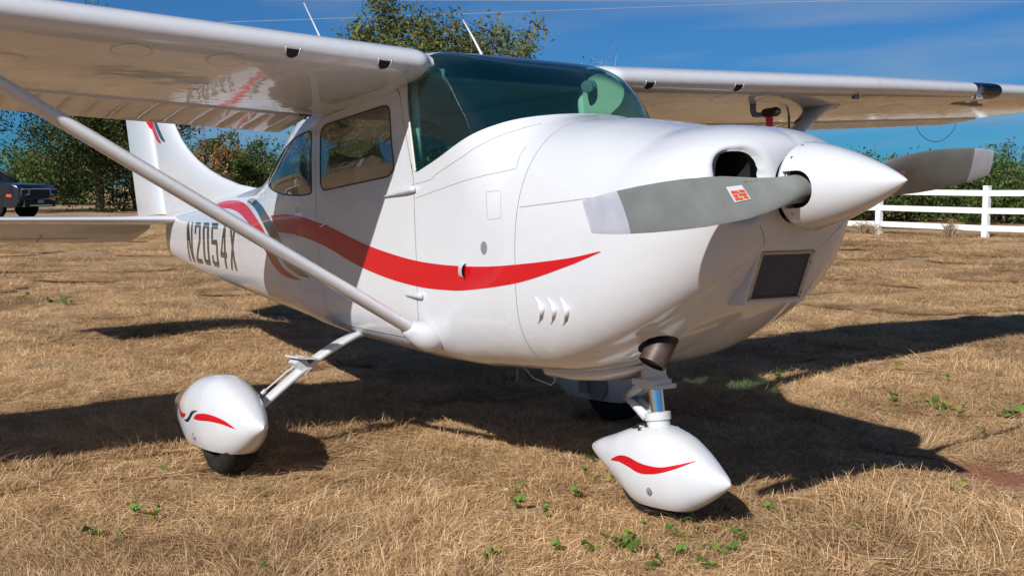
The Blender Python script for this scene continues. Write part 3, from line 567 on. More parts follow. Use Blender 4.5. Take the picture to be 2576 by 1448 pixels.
# ================================================================ BLACK SUV ON THE ROAD
CARP = principled('black_car_paint', (.008, .010, .016), .25, coat=1, coatr=.03); TRIM = principled('black_trim', (.012, .012, .012), .6); ALLOY = principled('alloy', (.62, .63, .65), .22, 1); LAMPW = principled('lamp_strip', (.75, .78, .80), .2); AMBER = principled('amber_marker', (.55, .10, .02), .3); PLATE = principled('plate', (.5, .52, .55), .5)
SUVH = math.radians(44)
fwv = np.array([math.cos(SUVH), math.sin(SUVH)]); rgv = np.array([math.sin(SUVH), -math.cos(SUVH)])
fr_wheel = np.array([-37.35, 4.0]); c0 = fr_wheel-fwv*1.53-rgv*.88
SUV = thing('suv', 'black full-size SUV driving on the road beyond the tail', 'suv', (c0[0], c0[1], float(terrain(*c0))+.05), SUVH)
def arc(cx, r, a0, a1, n=10): return [(cx+r*math.cos(a), .42+r*math.sin(a)) for a in np.linspace(a0, a1, n)]
prof = [(2.50, .42), (2.62, .62), (2.62, 1.05), (2.52, 1.16), (2.2, 1.20), (1.15, 1.26), (.9, 1.27), (-2.6, 1.24), (-2.68, .95), (-2.64, .5)]+[(-2.3, .36)]+arc(-1.53, .50, math.pi, 0)+[(-.9, .34), (.9, .34)]+arc(1.53, .50, math.pi, 0)+[(2.2, .38)]
def pillow(prof, rings, name, mat, parent):
    c = np.mean(np.array(prof), 0); V = []; m = len(prof)
    for y, s in rings:
        for x, z in prof: V.append((c[0]+(x-c[0])*s, y, c[1]+(z-c[1])*s))
    F = [(i*m+k, i*m+(k+1) % m, (i+1)*m+(k+1) % m, (i+1)*m+k) for i in range(len(rings)-1) for k in range(m)]+[tuple(range(m-1, -1, -1)), tuple((len(rings)-1)*m+k for k in range(m))]
    return mesh(name, V, F, mat, parent, auto=40)
BODY = pillow(prof, [(-1.02, .965), (-1.0, .985), (-.94, 1), (.94, 1), (1.0, .985), (1.02, .965)], 'body', CARP, SUV)
gp = [(1.18, 1.25), (.35, 1.82), (.0, 1.88), (-2.1, 1.86), (-2.35, 1.75), (-2.62, 1.24)]
V = []
for y, k in ((-.94, 0), (-.70, 1), (.70, 1), (.94, 0)): pass
bot = .95; top = .74
V = [(x, s*(bot+(top-bot)*(z-1.24)/.64), z) for s in (-1, 1) for x, z in gp]; m = len(gp)
mesh('greenhouse_glass', V, [tuple(range(m)), tuple(range(2*m-1, m-1, -1))]+[(k, m+k, m+(k+1) % m, (k+1) % m) for k in range(m)], GLASSC, BODY, smooth=False)
V = [(x, s*(top+.03+(.0 if z > 1.84 else .02)), z+.012) for s in (-1, 1) for x, z in gp[1:5]]; mesh('roof', V, [(0, 1, 5, 4), (1, 2, 6, 5), (2, 3, 7, 6)], CARP, BODY, smooth=False)
for s in (-1, 1):
    for (x0, z0, x1, z1) in ((1.18, 1.25, .35, 1.82), (-.15, 1.25, -.25, 1.86), (-1.25, 1.25, -1.3, 1.86), (-2.62, 1.25, -2.35, 1.75)):
        f = lambda z: s*(bot+(top-bot)*(z-1.24)/.64+.012); b = MB().tube([(x0, f(z0), z0), (x1, f(z1), z1)], .05, 6); b.build('roof_pillar', TRIM, BODY, smooth=True)
    b = MB().box((.75, s*1.12, 1.33), (.10, .14, .10)); b.build('door_mirror', CARP, BODY)
    for x in (1.53, -1.53):
        Wl = mesh('wheel', *(lambda b: (b.V, b.F))(MB()._lathe(np.array([x, s*.88, .42]), np.array([0, 1., 0]), [(-.13, .26), (-.14, .36), (-.10, .42), (.10, .42), (.14, .36), (.13, .26)], 32)), RUBBER, SUV, auto=50)
        MB()._lathe(np.array([x, s*.88, .42]), np.array([0, s*1., 0]), [(.02, .27), (.06, .30), (.10, .31), (.10, .28), (.05, .26)], 28).build('rim', ALLOY, Wl, smooth=True)
        for k in range(6):
            a = 2*math.pi*k/6+.3; ca, sa = math.cos(a), math.sin(a); b = MB().box((x+ca*.15, s*(.88+.08), .42+sa*.15), (.14, .02, .035), np.array([[ca, 0, -sa], [0, 1, 0], [sa, 0, ca]])); b.build('spoke', ALLOY, Wl)
    LH = MB().box((2.56, s*.80, .93), (.10, .17, .13)).build('headlight', TRIM, SUV)
    MB().box((2.655, s*.74, 1.02), (.02, .22, .016)).build('daytime_strip', LAMPW, LH); MB().box((2.665, s*.60, .92), (.012, .016, .10)).build('daytime_strip', LAMPW, LH); MB().box((2.665, s*.70, .84), (.012, .10, .014)).build('daytime_strip', LAMPW, LH)
    MB().box((2.2, s*1.005, .80), (.10, .022, .045)).build('side_marker', AMBER, SUV)
MB().box((2.60, 0, .88), (.05, .56, .17)).build('grille', TRIM, SUV); MB().box((2.655, 0, 1.03), (.012, .5, .014)).build('grille_bar', ALLOY, SUV)
MB().box((2.62, 0, .52), (.06, .86, .10)).build('front_bumper', TRIM, SUV); MB().box((2.69, 0, .47), (.012, .62, .02)).build('bumper_trim', ALLOY, SUV); MB().box((2.69, 0, .60), (.01, .16, .055)).build('licence_plate', PLATE, SUV)
# ================================================================ AIRPLANE
TH, RO = 0.0558025, -0.004369
R1 = Matrix(((math.cos(TH), 0, -math.sin(TH)), (0, 1, 0), (math.sin(TH), 0, math.cos(TH))))
R2 = Matrix(((1, 0, 0), (0, math.cos(RO), -math.sin(RO)), (0, math.sin(RO), math.cos(RO))))
PLANE = thing('airplane', 'white high-wing single-engine airplane with red and navy swooshes parked on dry grass', 'airplane')
PLANE.rotation_euler = (R2 @ R1).to_euler()
def pm(name, V, F, mat, parent=PLANE, **k):      # inches -> metres
    return mesh(name, np.asarray(V, float)*IN, F, mat, parent, **k)
def sdf(poly, X, Z):
    """signed distance to a closed polygon, negative inside"""
    P = np.asarray(poly, float); X = np.asarray(X, float); Z = np.asarray(Z, float)
    d = np.full(X.shape, 1e9); ins = np.zeros(X.shape, bool)
    for i in range(len(P)):
        a = P[i]; b = P[(i+1) % len(P)]; e = b-a
        t = np.clip(((X-a[0])*e[0]+(Z-a[1])*e[1])/(e@e+1e-12), 0, 1)
        d = np.minimum(d, np.hypot(X-a[0]-t*e[0], Z-a[1]-t*e[1]))
        c = (a[1] > Z) != (b[1] > Z)
        with np.errstate(divide='ignore', invalid='ignore'):
            xi = a[0]+(Z-a[1])/(b[1]-a[1]+1e-15)*e[0]
        ins ^= c & (X < xi)
    return np.where(ins, -d, d)
def smooth_poly(P, n=8):
    """closed Catmull-Rom through P"""
    P = np.asarray(P, float); m = len(P); o = []
    for i in range(m):
        a, b, c, d = P[(i-1) % m], P[i], P[(i+1) % m], P[(i+2) % m]
        for t in np.arange(n)/n:
            o.append(.5*((2*b)+(-a+c)*t+(2*a-5*b+4*c-d)*t*t+(-a+3*b-3*c+d)*t**3))
    return np.array(o)
def smooth_line(P, n=8):
    P = np.asarray(P, float); m = len(P); o = []
    for i in range(m-1):
        a, b, c, d = P[max(i-1, 0)], P[i], P[i+1], P[min(i+2, m-1)]
        for t in np.arange(n)/n:
            o.append(.5*((2*b)+(-a+c)*t+(2*a-5*b+4*c-d)*t*t+(-a+3*b-3*c+d)*t**3))
    o.append(P[-1]); return np.array(o)
def clip(G, Fv, flip=False):
    """keep the part of a grid surface where Fv > 0"""
    n, m = Fv.shape; V = []; idx = {}; Fc = []
    def vert(i, j):
        k = (i, j)
        if k not in idx: idx[k] = len(V); V.append(G[i, j])
        return idx[k]
    def cut(a, b):
        k = (a, b) if a < b else (b, a)
        if k not in idx:
            fa, fb = Fv[a], Fv[b]; t = fa/(fa-fb); idx[k] = len(V); V.append(G[a]+(G[b]-G[a])*t)
        return idx[k]
    pos = Fv > 0
    anyc = pos[:-1, :-1] | pos[1:, :-1] | pos[1:, 1:] | pos[:-1, 1:]
    pl = pos.tolist()
    for i, j in np.argwhere(anyc).tolist():
        if True:
            c = ((i, j), (i+1, j), (i+1, j+1), (i, j+1)); s = [pl[a][b] for a, b in c]
            if all(s): f = [vert(*q) for q in c]
            else:
                f = []
                for a in range(4):
                    b = (a+1) % 4
                    if s[a]: f.append(vert(*c[a]))
                    if s[a] != s[b]: f.append(cut(c[a], c[b]))
            if len(f) > 2: Fc.append(f[::-1] if flip else f)
    return V, Fc
M_ = 110
Gr = fus_grid(m=M_, nb=44)
_hw0 = halfwidth; _tx = np.arange(-5.5, 40.01, .25); _tz = np.arange(20, 68.01, .25); _TB = []
for xv in _tx:
    zz = np.array([np.interp(-xv, -Gr[:, j, 0], Gr[:, j, 2]) for j in range(M_+1)]); yy = np.array([np.interp(-xv, -Gr[:, j, 0], -Gr[:, j, 1]) for j in range(M_+1)]); _TB.append(np.interp(_tz, zz[::-1], yy[::-1]))
_TB = np.array(_TB)
def halfwidth(x, z):      # the loft, but following the real nose bowl ahead of the firewall
    x = np.asarray(x, float); z = np.asarray(z, float); x, z = np.broadcast_arrays(x, z)
    a = np.clip((x+5.5)/.25, 0, len(_tx)-1.001); b = np.clip((z-20)/.25, 0, len(_tz)-1.001); i = a.astype(int); j = b.astype(int); a = a-i; b = b-j
    t = (_TB[i, j]*(1-a)+_TB[i+1, j]*a)*(1-b)+(_TB[i, j+1]*(1-a)+_TB[i+1, j+1]*a)*b
    return np.where(x > -5, t, _hw0(x, z))
# window, door and panel outlines in side view (x, z)
WIND = np.vstack([smooth_line([(-33.9, 76.5), (-33.1, 71.1), (-31.7, 65.1), (-30.5, 58.5)], 4), smooth_line([(-30.0, 58.3), (-22.4, 60.3), (-15.5, 62.6), (-10.5, 64.6), (-7, 66.1), (-4.4, 67.05)], 6), [(0, 69), (6, 90), (-29.6, 92), (-29.9, 80)]])
DWIN = np.array([(-69.4, 70.2), (-67.8, 70.6), (-42.3, 71.6), (-40.6, 71.3), (-39.8, 70.4), (-39.2, 64.6), (-38.5, 60.8), (-38.6, 59.5), (-39.4, 58.7), (-41.3, 58.1), (-69.0, 56.9), (-70.4, 57.5), (-70.9, 58.8), (-70.7, 68.5), (-70.3, 69.6)])
RWIN = smooth_poly([(-77.8, 70.0), (-76.1, 69.8), (-75.6, 68.6), (-75.6, 64), (-75.7, 57.6), (-77, 56.5), (-84, 56.5), (-94.7, 57.3), (-104.0, 58.8), (-108.4, 60.1), (-108.9, 61.3), (-107, 63.2), (-102.5, 65.5), (-96, 67.6), (-87, 69.3)], 4)
DOOR = np.vstack([smooth_line([(-31.2, 57.2), (-31.1, 49.9), (-30.8, 39.0), (-31.2, 31.7), (-33.2, 28.6), (-38, 27.6)], 5), smooth_line([(-64, 28.6), (-68.6, 29.4), (-70.8, 32), (-71.6, 38), (-72.9, 46.8), (-73.5, 55.2), (-73.3, 67.5), (-72.9, 70.6), (-70.3, 72.4)], 5), [(-53.4, 73.3), (-37.6, 74.2), (-36.2, 73.4)]])
BACKW = np.array([(-116, -11), (-94, -15.5), (-94, 15.5), (-116, 11)])
Gl = Gr[:, ::-1][:, 1:]*np.array([1, -1, 1])
FG = np.concatenate([Gr, Gl], axis=1)            # whole ring: top, right side, belly, left side, top
X, Y, Z = FG[..., 0], FG[..., 1], FG[..., 2]
side = np.abs(Y) > 6
f_door = np.where(side, sdf(DOOR, X, Z), 9)
f_dwin = np.where(side, sdf(DWIN, X, Z), 9); f_rwin = np.where(side, sdf(RWIN, X, Z), 9)
f_wind = sdf(WIND, X, Z)
f_back = np.where(Z > 55, sdf(BACKW, X, Y), 9)
# cooling inlets and the air filter, in front view (y, z)
def rbox(Yv, Zv, cy, cz, hy, hz, r):
    qy = np.abs(Yv-cy)-hy+r; qz = np.abs(Zv-cz)-hz+r
    return np.hypot(np.maximum(qy, 0), np.maximum(qz, 0))+np.minimum(np.maximum(qy, qz), 0)-r
front = X > 26
f_in = np.where(front, np.minimum(rbox(Y, Z, -10.2, 52.7, 3.2, 4.5, 2.7), rbox(Y, Z, 10.2, 52.7, 3.2, 4.5, 2.7)), 9)
f_fil = np.where(front & (Z < 47), rbox(Y, Z, .9, 39.7, 5.55, 3.55, .5), 9)
# rolled lips round the inlets
LIP = 1.7
dlip = np.clip((LIP-f_in)/LIP, 0, 1)
FG2 = FG.copy(); FG2[..., 0] -= np.where(front, LIP*1.3*(1-np.sqrt(1-np.minimum(dlip, .93)**2)), 0)
dl2 = np.clip((.9-f_fil)/.9, 0, 1); FG2[..., 0] -= np.where(front, .5*dl2**2, 0)
GAP = .05
f_exh = np.hypot(X-20.2, Y+9.2)-3.1; f_exh = np.where(Z < 34, f_exh, 9)
cowlF = np.minimum.reduce([X-.5-GAP, f_in, f_fil, np.where(X > -5, f_exh, 9), np.maximum(f_wind, 0)+(f_wind > -1)*1e-3])
V, F = clip(FG2, np.minimum.reduce([X-.5-GAP, f_in, f_fil, f_exh, f_wind-GAP])); COWL = pm('engine_cowling', V, F, WHITE, weld=True)
bodyF = np.minimum.reduce([.5-GAP-X, f_door-GAP*1.3, f_rwin, f_wind-GAP, f_back])
V, F = clip(FG, bodyF); FUS = pm('fuselage', V, F, WHITE, weld=True)
half = Y < 0
def BOW(f):      # moulded plexiglass bulges a little outwards
    d = np.clip(-f/6.0, 0, 1); G = FG.copy(); G[..., 1] += np.sign(Y)*.55*(1-(1-d)**2); return G
for msk in (half, ~half):
    V, F = clip(FG, np.minimum.reduce([-f_door-GAP*1.3, f_dwin, np.where(msk, 9, -9)])); dr = pm('cabin_door', V, F, WHITE, weld=True)
    V, F = clip(BOW(f_dwin), np.minimum(-f_dwin, np.where(msk, 9, -9))); pm('door_window', V, F, GLASSS, dr, weld=True)
    V, F = clip(BOW(f_rwin), np.minimum(-f_rwin, np.where(msk, 9, -9))); pm('rear_side_window', V, F, GLASSS, weld=True)
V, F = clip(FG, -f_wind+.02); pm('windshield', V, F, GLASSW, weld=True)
V, F = clip(FG, -f_back); pm('back_window', V, F, GLASSS, weld=True)
# tail end cap
e = FG[-1]; V = list(e)+[e.mean(0)]; pm('tail_cone_cap', V, [(i, i+1, len(e)) for i in range(len(e)-1)], WHITE)
# cabin lining just inside the skin
dX = np.gradient(FG, axis=0); dY = np.gradient(FG, axis=1); NRM = np.cross(dX, dY); NRM /= np.linalg.norm(NRM, axis=2, keepdims=True)+1e-9
sgn = np.sign((NRM*np.stack([0*X, Y, Z-45], -1)).sum(-1).mean()); NRM *= sgn
INNER = FG-NRM*1.0
INNER[:, 0] = FG[:, 0]-[0, 0, 1.0]; INNER[:, -1] = INNER[:, 0]; INNER[:, M_] = FG[:, M_]+[0, 0, 1.0]
cab = np.minimum(-1.5-X, X+140)
V, F = clip(INNER, np.minimum.reduce([cab, f_dwin-.3, f_rwin-.3, f_wind-.4, f_back-.3]), flip=True); pm('cabin_lining', V, F, TAN, FUS, weld=True)
# gaskets: thin tubes round the panes
def on_side(P, side=-1, off=0.0):
    P = np.asarray(P, float); h = halfwidth(P[:, 0], P[:, 1]); e = .05
    gx = (halfwidth(P[:, 0]+e, P[:, 1])-halfwidth(P[:, 0]-e, P[:, 1]))/(2*e); gz = (halfwidth(P[:, 0], P[:, 1]+e)-halfwidth(P[:, 0], P[:, 1]-e))/(2*e)
    n = np.stack([-gx, np.ones_like(gx), -gz], 1); n /= np.linalg.norm(n, axis=1, keepdims=True)
    q = np.stack([P[:, 0], h, P[:, 1]], 1)+n*off
    q[:, 1] *= side; n[:, 1] *= side
    return q, n
def resample(P, step, closed=False):
    P = np.asarray(P, float)
    if closed: P = np.vstack([P, P[:1]])
    s = np.concatenate([[0], np.cumsum(np.linalg.norm(np.diff(P, axis=0), axis=1))]); k = max(2, int(s[-1]/step)+1); q = np.linspace(0, s[-1], k)
    return np.stack([np.interp(q, s, P[:, i]) for i in range(P.shape[1])], 1)
for sd_ in (-1, 1):
    for poly, nm in ((DWIN, 'window_gasket'), (RWIN, 'window_gasket')):
        q, n = on_side(resample(poly, .8, True), sd_, .02); pm(nm, *(lambda b: (b.V, b.F))(MB().tube(q, .16, 6, False)), GASKET, FUS)
    q, n = on_side(resample(smooth_line([(-33.7, 75.4), (-33.1, 71.1), (-31.7, 65.1), (-30.4, 58.5)], 6), .8), sd_, .03); pm('windshield_edge_strip', *(lambda b: (b.V, b.F))(MB().tube(q, .22, 6, False)), CREAM, FUS)
def ribbon(name, P, wd, mat, parent, side=-1, off=.03, step=.8):
    q, n = on_side(resample(P, step), side, off); t = np.gradient(q, axis=0); t /= np.linalg.norm(t, axis=1, keepdims=True)+1e-9
    b = np.cross(n, t); V = np.concatenate([q-b*wd/2, q+b*wd/2]); k = len(q)
    return pm(name, V, [(i, i+1, k+i+1, k+i) for i in range(k-1)], mat, parent)
SW = .10
for i, (P, par) in enumerate([
    ([(-32.1, 56.0), (-24.3, 56.7), (-23.4, 57.4), (-14.6, 59.9), (-9.6, 62.2), (-6.6, 63.8), (-4.6, 65.0)], FUS),
    ([(-30.6, 53.6), (-18.8, 55.2), (-2.6, 57.2)], FUS), ([(-2.4, 57.2), (-3.1, 59.3), (-3.1, 61)], FUS)]):
    ribbon('panel_seam', P, SW, SEAM, par)
ribbon('panel_seam', [(1.0, 50.8), (11.0, 51.2), (20.1, 51.6), (24, 51.7)], SW*1.3, SEAM, COWL)
acc = resample(np.array([(-8.0, 53.4), (-7.6, 53.7), (-5.0, 53.7), (-4.5, 53.4), (-3.6, 49.6), (-3.9, 49.2), (-6.9, 49.0), (-7.3, 49.4)]), .4, True)
ribbon('access_panel_seam', acc, .07, SEAM, FUS, step=.4)
ribbon('panel_seam', [(-76, 31.5), (-90, 32.5), (-112, 34)], .06, SEAM, FUS); ribbon('panel_seam', [(-84, 35), (-84.5, 45), (-84, 54)], .06, SEAM, FUS)
ribbon('panel_seam', [(-38, 26.6), (-52, 27.8), (-66, 28.2)], .09, SEAM, FUS)
# painted swooshes and registration, as sheets following the skin
def decal(name, poly, mat, parent=None, side=-1, off=.035, step=.4, polys=None):
    P = np.asarray(poly, float) if poly is not None else np.vstack(polys)
    x0, x1, z0, z1 = P[:, 0].min()-1, P[:, 0].max()+1, P[:, 1].min()-1, P[:, 1].max()+1
    xs = np.arange(x0, x1, step); zs = np.arange(z0, z1, step); A, B = np.meshgrid(xs, zs, indexing='ij')
    f = sdf(P, A, B) if poly is not None else np.minimum.reduce([sdf(q, A, B) for q in polys])
    B2 = np.minimum(B, fzt(A)-.4)
    q, n = on_side(np.stack([A.ravel(), B2.ravel()], 1), side, off); V, F = clip(q.reshape(len(xs), len(zs), 3), -f, flip=(side < 0))
    return pm(name, V, F, mat, parent or PLANE, weld=True)
ST_UP = [(-105.1, 52.7), (-98.2, 52.7), (-90.2, 52.5), (-80.9, 51.6), (-73.1, 50.3), (-66, 49.0), (-52.7, 45.8), (-42.7, 43.9), (-31.5, 42.3), (-20.5, 41.5), (-9.0, 41.3), (1.1, 41.7), (13.4, 42.65), (21.3, 43.75)]
ST_LO = [(21.3, 43.6), (13.3, 41.4), (1.4, 38.8), (-12.9, 37.3), (-20.7, 37.1), (-30.5, 37.5), (-42.9, 39.0), (-55.6, 41.5), (-67, 44.6), (-73.4, 46.0), (-79.3, 47.0), (-88.1, 48.1), (-99.1, 48.6)]
stp = np.vstack([smooth_line(ST_UP, 5), smooth_line(ST_LO, 5)])
NV = smooth_poly([(-136.0, 57.5), (-132.1, 57.9), (-125.5, 57.6), (-118.5, 56.5), (-112.9, 55.1), (-107.9, 53.1), (-102.5, 50.5), (-99.2, 48.3), (-95.5, 46.0), (-89.5, 42.9), (-83.5, 40.3), (-78.1, 38.5), (-82.0, 38.6), (-86.5, 39.2), (-95.1, 41.6), (-103.5, 46.4), (-108.1, 48.8), (-112.5, 51.2), (-118.5, 54.0), (-125.8, 55.9)], 4)
RD2 = smooth_poly([(-174.2, 58.0), (-166.5, 58.6), (-156.7, 58.5), (-144.0, 57.7), (-132.0, 56.0), (-123.1, 53.9), (-115.8, 51.3), (-110.6, 48.8), (-104.8, 45.1), (-99.8, 42.2), (-96.1, 40.5), (-90.1, 39.0), (-83.4, 37.9), (-87.3, 37.8), (-93.4, 38.3), (-99.7, 39.4), (-105.2, 41.5), (-110.5, 44.2), (-115.4, 46.2), (-118.6, 47.6), (-127.2, 46.7), (-132.1, 45.6), (-128.7, 46.5), (-124.2, 48.0), (-123.5, 49.4), (-126.7, 51.3), (-134.7, 53.4), (-142.8, 54.9), (-152.6, 56.0), (-162.4, 56.6)], 4)
for sd_ in (-1, 1):
    decal('red_swoosh', stp, RED, side=sd_, step=.22); decal('navy_ribbon', NV, NAVY, side=sd_); decal('red_crescent', RD2, RED, side=sd_)
# registration letters on a 0..1 box each
def stroke(a, b, w=.26, wv=None):
    a = np.array(a, float); b = np.array(b, float)
    return np.array([(a[0]-w/2, a[1]), (a[0]+w/2, a[1]), (b[0]+w/2, b[1]), (b[0]-w/2, b[1])])
def bar(x0, x1, y0, y1): return np.array([(x0, y0), (x1, y0), (x1, y1), (x0, y1)], float)
GLY = {
 'N': [bar(0, .27, 0, 1), bar(.73, 1, 0, 1), np.array([(0, 1), (.33, 1), (1, 0), (.67, 0)])],
 '2': [bar(0, 1, 0, .12), np.array([(0, .1), (.3, .1), (1, .55), (1, .66), (.72, .60)]), bar(.72, 1, .55, .94), bar(.07, .93, .88, 1), bar(0, .28, .72, .94)],
 '0': [bar(0, .32, .05, .95), bar(.68, 1, .05, .95), bar(.07, .93, 0, .13), bar(.07, .93, .87, 1)],
 '5': [bar(0, .98, .86, 1), bar(0, .27, .5, 1), bar(0, .92, .50, .62), bar(.72, 1, .06, .56), bar(.07, .93, 0, .12), bar(0, .28, .06, .26)],
 '4': [bar(.55, .83, 0, 1), bar(0, 1, .24, .36), np.array([(0, .3), (.26, .3), (.70, .95), (.56, 1.0)])],
 'X': [np.array([(0, 0), (.28, 0), (1, 1), (.72, 1)]), np.array([(.72, 0), (1, 0), (.28, 1), (0, 1)])]}
def quad(s, t):   # s along 0..1 tail to nose, t bottom to top
    tl, tr, br, bl = [np.array(p) for p in ((-202.5, 53.6), (-140.3, 51.7), (-141.0, 38.9), (-202.1, 41.2))]
    return (bl*(1-s)+br*s)*(1-t)+(tl*(1-s)+tr*s)*t
for sd_ in (-1, 1):
    for i, ch in enumerate('N2054X' if sd_ < 0 else 'X4502N'[::-1]):
        s0 = i*.1735; polys = []
        for g in GLY[ch]:
            q = []
            for a, b in g:
                a2 = s0+a*.128
                if sd_ > 0: a2 = 1-a2
                q.append(quad(a2, b))
            polys.append(np.array(q))
        decal('registration_letter', None, BLACKP, side=sd_, step=.3, polys=polys)
# rivets on the skin: rows of small domes
RV = []
def rivet_row(a, b, n): RV.extend([tuple(np.array(a)+(np.array(b)-np.array(a))*i/(n-1)) for i in range(n)])
for z0, z1 in ((29.6, 30.6), (28.3, 29.4), (27.2, 28.5)): rivet_row((-36, z0-.6), (-74, z1), 30)
rivet_row((-22, 24.6), (2, 25.0), 24); rivet_row((-74, 30.2), (-140, 35.5), 60); rivet_row((-75, 54.9), (-108, 56.5), 30); rivet_row((-74.6, 36), (-74.6, 56), 22); rivet_row((-75.2, 57), (-75.0, 70), 14)
rivet_row((-112, 34), (-113.5, 58), 22); rivet_row((-140, 36), (-141, 55), 18); rivet_row((-203, 41), (-204, 57), 14); rivet_row((-113, 57.6), (-203, 56), 70); rivet_row((-113, 48), (-203, 47.5), 60)
rivet_row((-33.6, 32), (-33.2, 55), 20); rivet_row((-37, 60), (-38, 73), 8); rivet_row((-34.2, 58), (-35.4, 72), 10); rivet_row((-104, 71*.97), (-132, 61.6), 20)
for xx in (-2.2, 2.6): rivet_row((xx, 30), (xx, 56), 22)
rivet_row((3, 50.2), (22, 51), 12); rivet_row((3, 52.0), (22, 52.6), 12); rivet_row((-28.4, 30), (-28.2, 52), 22); rivet_row((-24, 57.6), (-5, 65.0), 16); rivet_row((-69, 74.0), (-40, 75), 20); rivet_row((-50, 31.5), (-50, 40), 8); rivet_row((-84.8, 33), (-85, 54), 20)
RV = np.array(RV); RV = RV[np.minimum.reduce([sdf(q_, RV[:, 0], RV[:, 1]) for q_ in (stp, NV, RD2)]) > .35]     # rivets under the swooshes are painted over
b = MB(); qs, ns = on_side(RV, -1, 0)
for q, n in zip(qs, ns):
    a = np.cross(n, [1., 0, .1]); a /= np.linalg.norm(a); c = np.cross(n, a)
    V = [q+.145*(a*math.cos(t)+c*math.sin(t)) for t in np.arange(6)*math.pi/3]+[q+n*.12]
    b.add(V, [(k, (k+1) % 6, 6) for k in range(6)])
o = pm('skin_rivets', b.V, b.F, RIVET, FUS); o['kind'] = 'stuff'
# ---- cowl details
def duct(cy):
    t = np.linspace(0, 2*math.pi, 49)[:-1]; ring = []
    for a in t:
        d = np.array([math.cos(a), math.sin(a)]); r = 0
        lo, hi = 0, 9
        for _ in range(30):
            mid = (lo+hi)/2
            if rbox(cy+d[0]*mid, 52.7+d[1]*mid, cy, 52.7, 3.2, 4.5, 2.7) < 0: lo = mid
            else: hi = mid
        ring.append((cy+d[0]*lo, 52.7+d[1]*lo))
    V = []; 
    for x, s in ((37.2, 1.06), (34, 1.03), (28, .98)):
        V += [(x, cy+(y-cy)*s, 52.7+(z-52.7)*s) for y, z in ring]
    n = len(ring); F = [(i*n+k, i*n+(k+1) % n, (i+1)*n+(k+1) % n, (i+1)*n+k) for i in range(2) for k in range(n)]+[tuple(2*n+k for k in range(n))]
    pm('inlet_duct', V, F, DARK, COWL)
duct(-10.2); duct(10.2)
# carburettor air filter: frame, mesh and wires
def front_x(y, z):
    d = np.where(X > 20, np.hypot(Y-y, Z-z), 1e9); k = np.unravel_index(np.argmin(d), d.shape); return X[k]
fx = {k: front_x(*k) for k in ((-4.6, 43.2), (6.4, 43.2), (6.4, 36.2), (-4.6, 36.2))}
def fpt(s, t, off=0):   # s 0..1 in y, t 0..1 in z
    y = -4.6+11*s; z = 36.2+7*t
    x = (fx[(-4.6, 36.2)]*(1-s)+fx[(6.4, 36.2)]*s)*(1-t)+(fx[(-4.6, 43.2)]*(1-s)+fx[(6.4, 43.2)]*s)*t
    x = 34.2+2.9*t
    return np.array([x+off, y, z])
AF = pm('air_filter', *(lambda b: (b.V, b.F))(MB().add([fpt(0, 0, -.3), fpt(1, 0, -.3), fpt(1, 1, -.3), fpt(0, 1, -.3)], [(0, 1, 2, 3)])), SCREEN)
ro = [fpt(-.07, -.10, .25), fpt(1.07, -.10, .25), fpt(1.07, 1.10, .25), fpt(-.07, 1.10, .25)]; ri = [fpt(-.005, -.01, .12), fpt(1.005, -.01, .12), fpt(1.005, 1.01, .12), fpt(-.005, 1.01, .12)]; rk = [q_-np.array([6.5, 0, 0]) for q_ in ro]; rj = [q_-np.array([.5, 0, 0]) for q_ in ri]
pm('filter_bezel', ro+ri+rk+rj, [(i, (i+1) % 4, 4+(i+1) % 4, 4+i) for i in range(4)]+[(i, 8+i, 8+(i+1) % 4, (i+1) % 4) for i in range(4)]+[(4+i, 4+(i+1) % 4, 12+(i+1) % 4, 12+i) for i in range(4)], WHITE, AF, smooth=False)
b = MB()
for i in range(46): s = .03+.94*i/45; b.tube([fpt(s, .03, -.12), fpt(s, .97, -.12)], .035, 4, False)
for i in range(30): t = .03+.94*i/29; b.tube([fpt(.03, t, -.1), fpt(.97, t, -.1)], .03, 4, False)
o = pm('filter_screen', b.V, b.F, GREYM, AF); o['kind'] = 'stuff'
for (a, c) in (((.0, .02), (1, .02)), ((0, .98), (1, .98)), ((.02, 0), (.02, 1)), ((.98, 0), (.98, 1))):
    pm('filter_frame_bar', *(lambda b: (b.V, b.F))(MB().tube([fpt(*a, .05), fpt(*c, .05)], .32, 4)), STEEL, AF, smooth=False)
for s, t in ((.02, .3), (.02, .9), (.98, .12), (.98, .75), (.02, .05), (.98, .97)):
    pm('filter_screw', *(lambda b: (b.V, b.F))(MB()._lathe(fpt(s, t, .3), np.array([1., 0, 0]), [(0, .2), (.1, .16)], 8)), GREYM, AF)
_fp = FG2[:60].reshape(-1, 3); _fp = _fp[_fp[:, 0] > 8]
def fsurf(y, z):
    d = np.hypot(_fp[:, 1]-y, _fp[:, 2]-z); k = np.argsort(d)[:6]; w_ = 1/(d[k]+.05); return (_fp[k, 0]*w_).sum()/w_.sum()
for a, c in (((-7.2, 46.9), (-4.5, 43.7)), ((6.6, 43.7), (10.6, 46.8))):
    P = [(lambda y, z: np.array([fsurf(y, z)+.03, y, z]))(a[0]+(c[0]-a[0])*q, a[1]+(c[1]-a[1])*q) for q in np.linspace(0, 1, 9)]
    pm('panel_seam', *(lambda b: (b.V, b.F))(MB().tube(P, .045, 4, False)), SEAM, COWL)
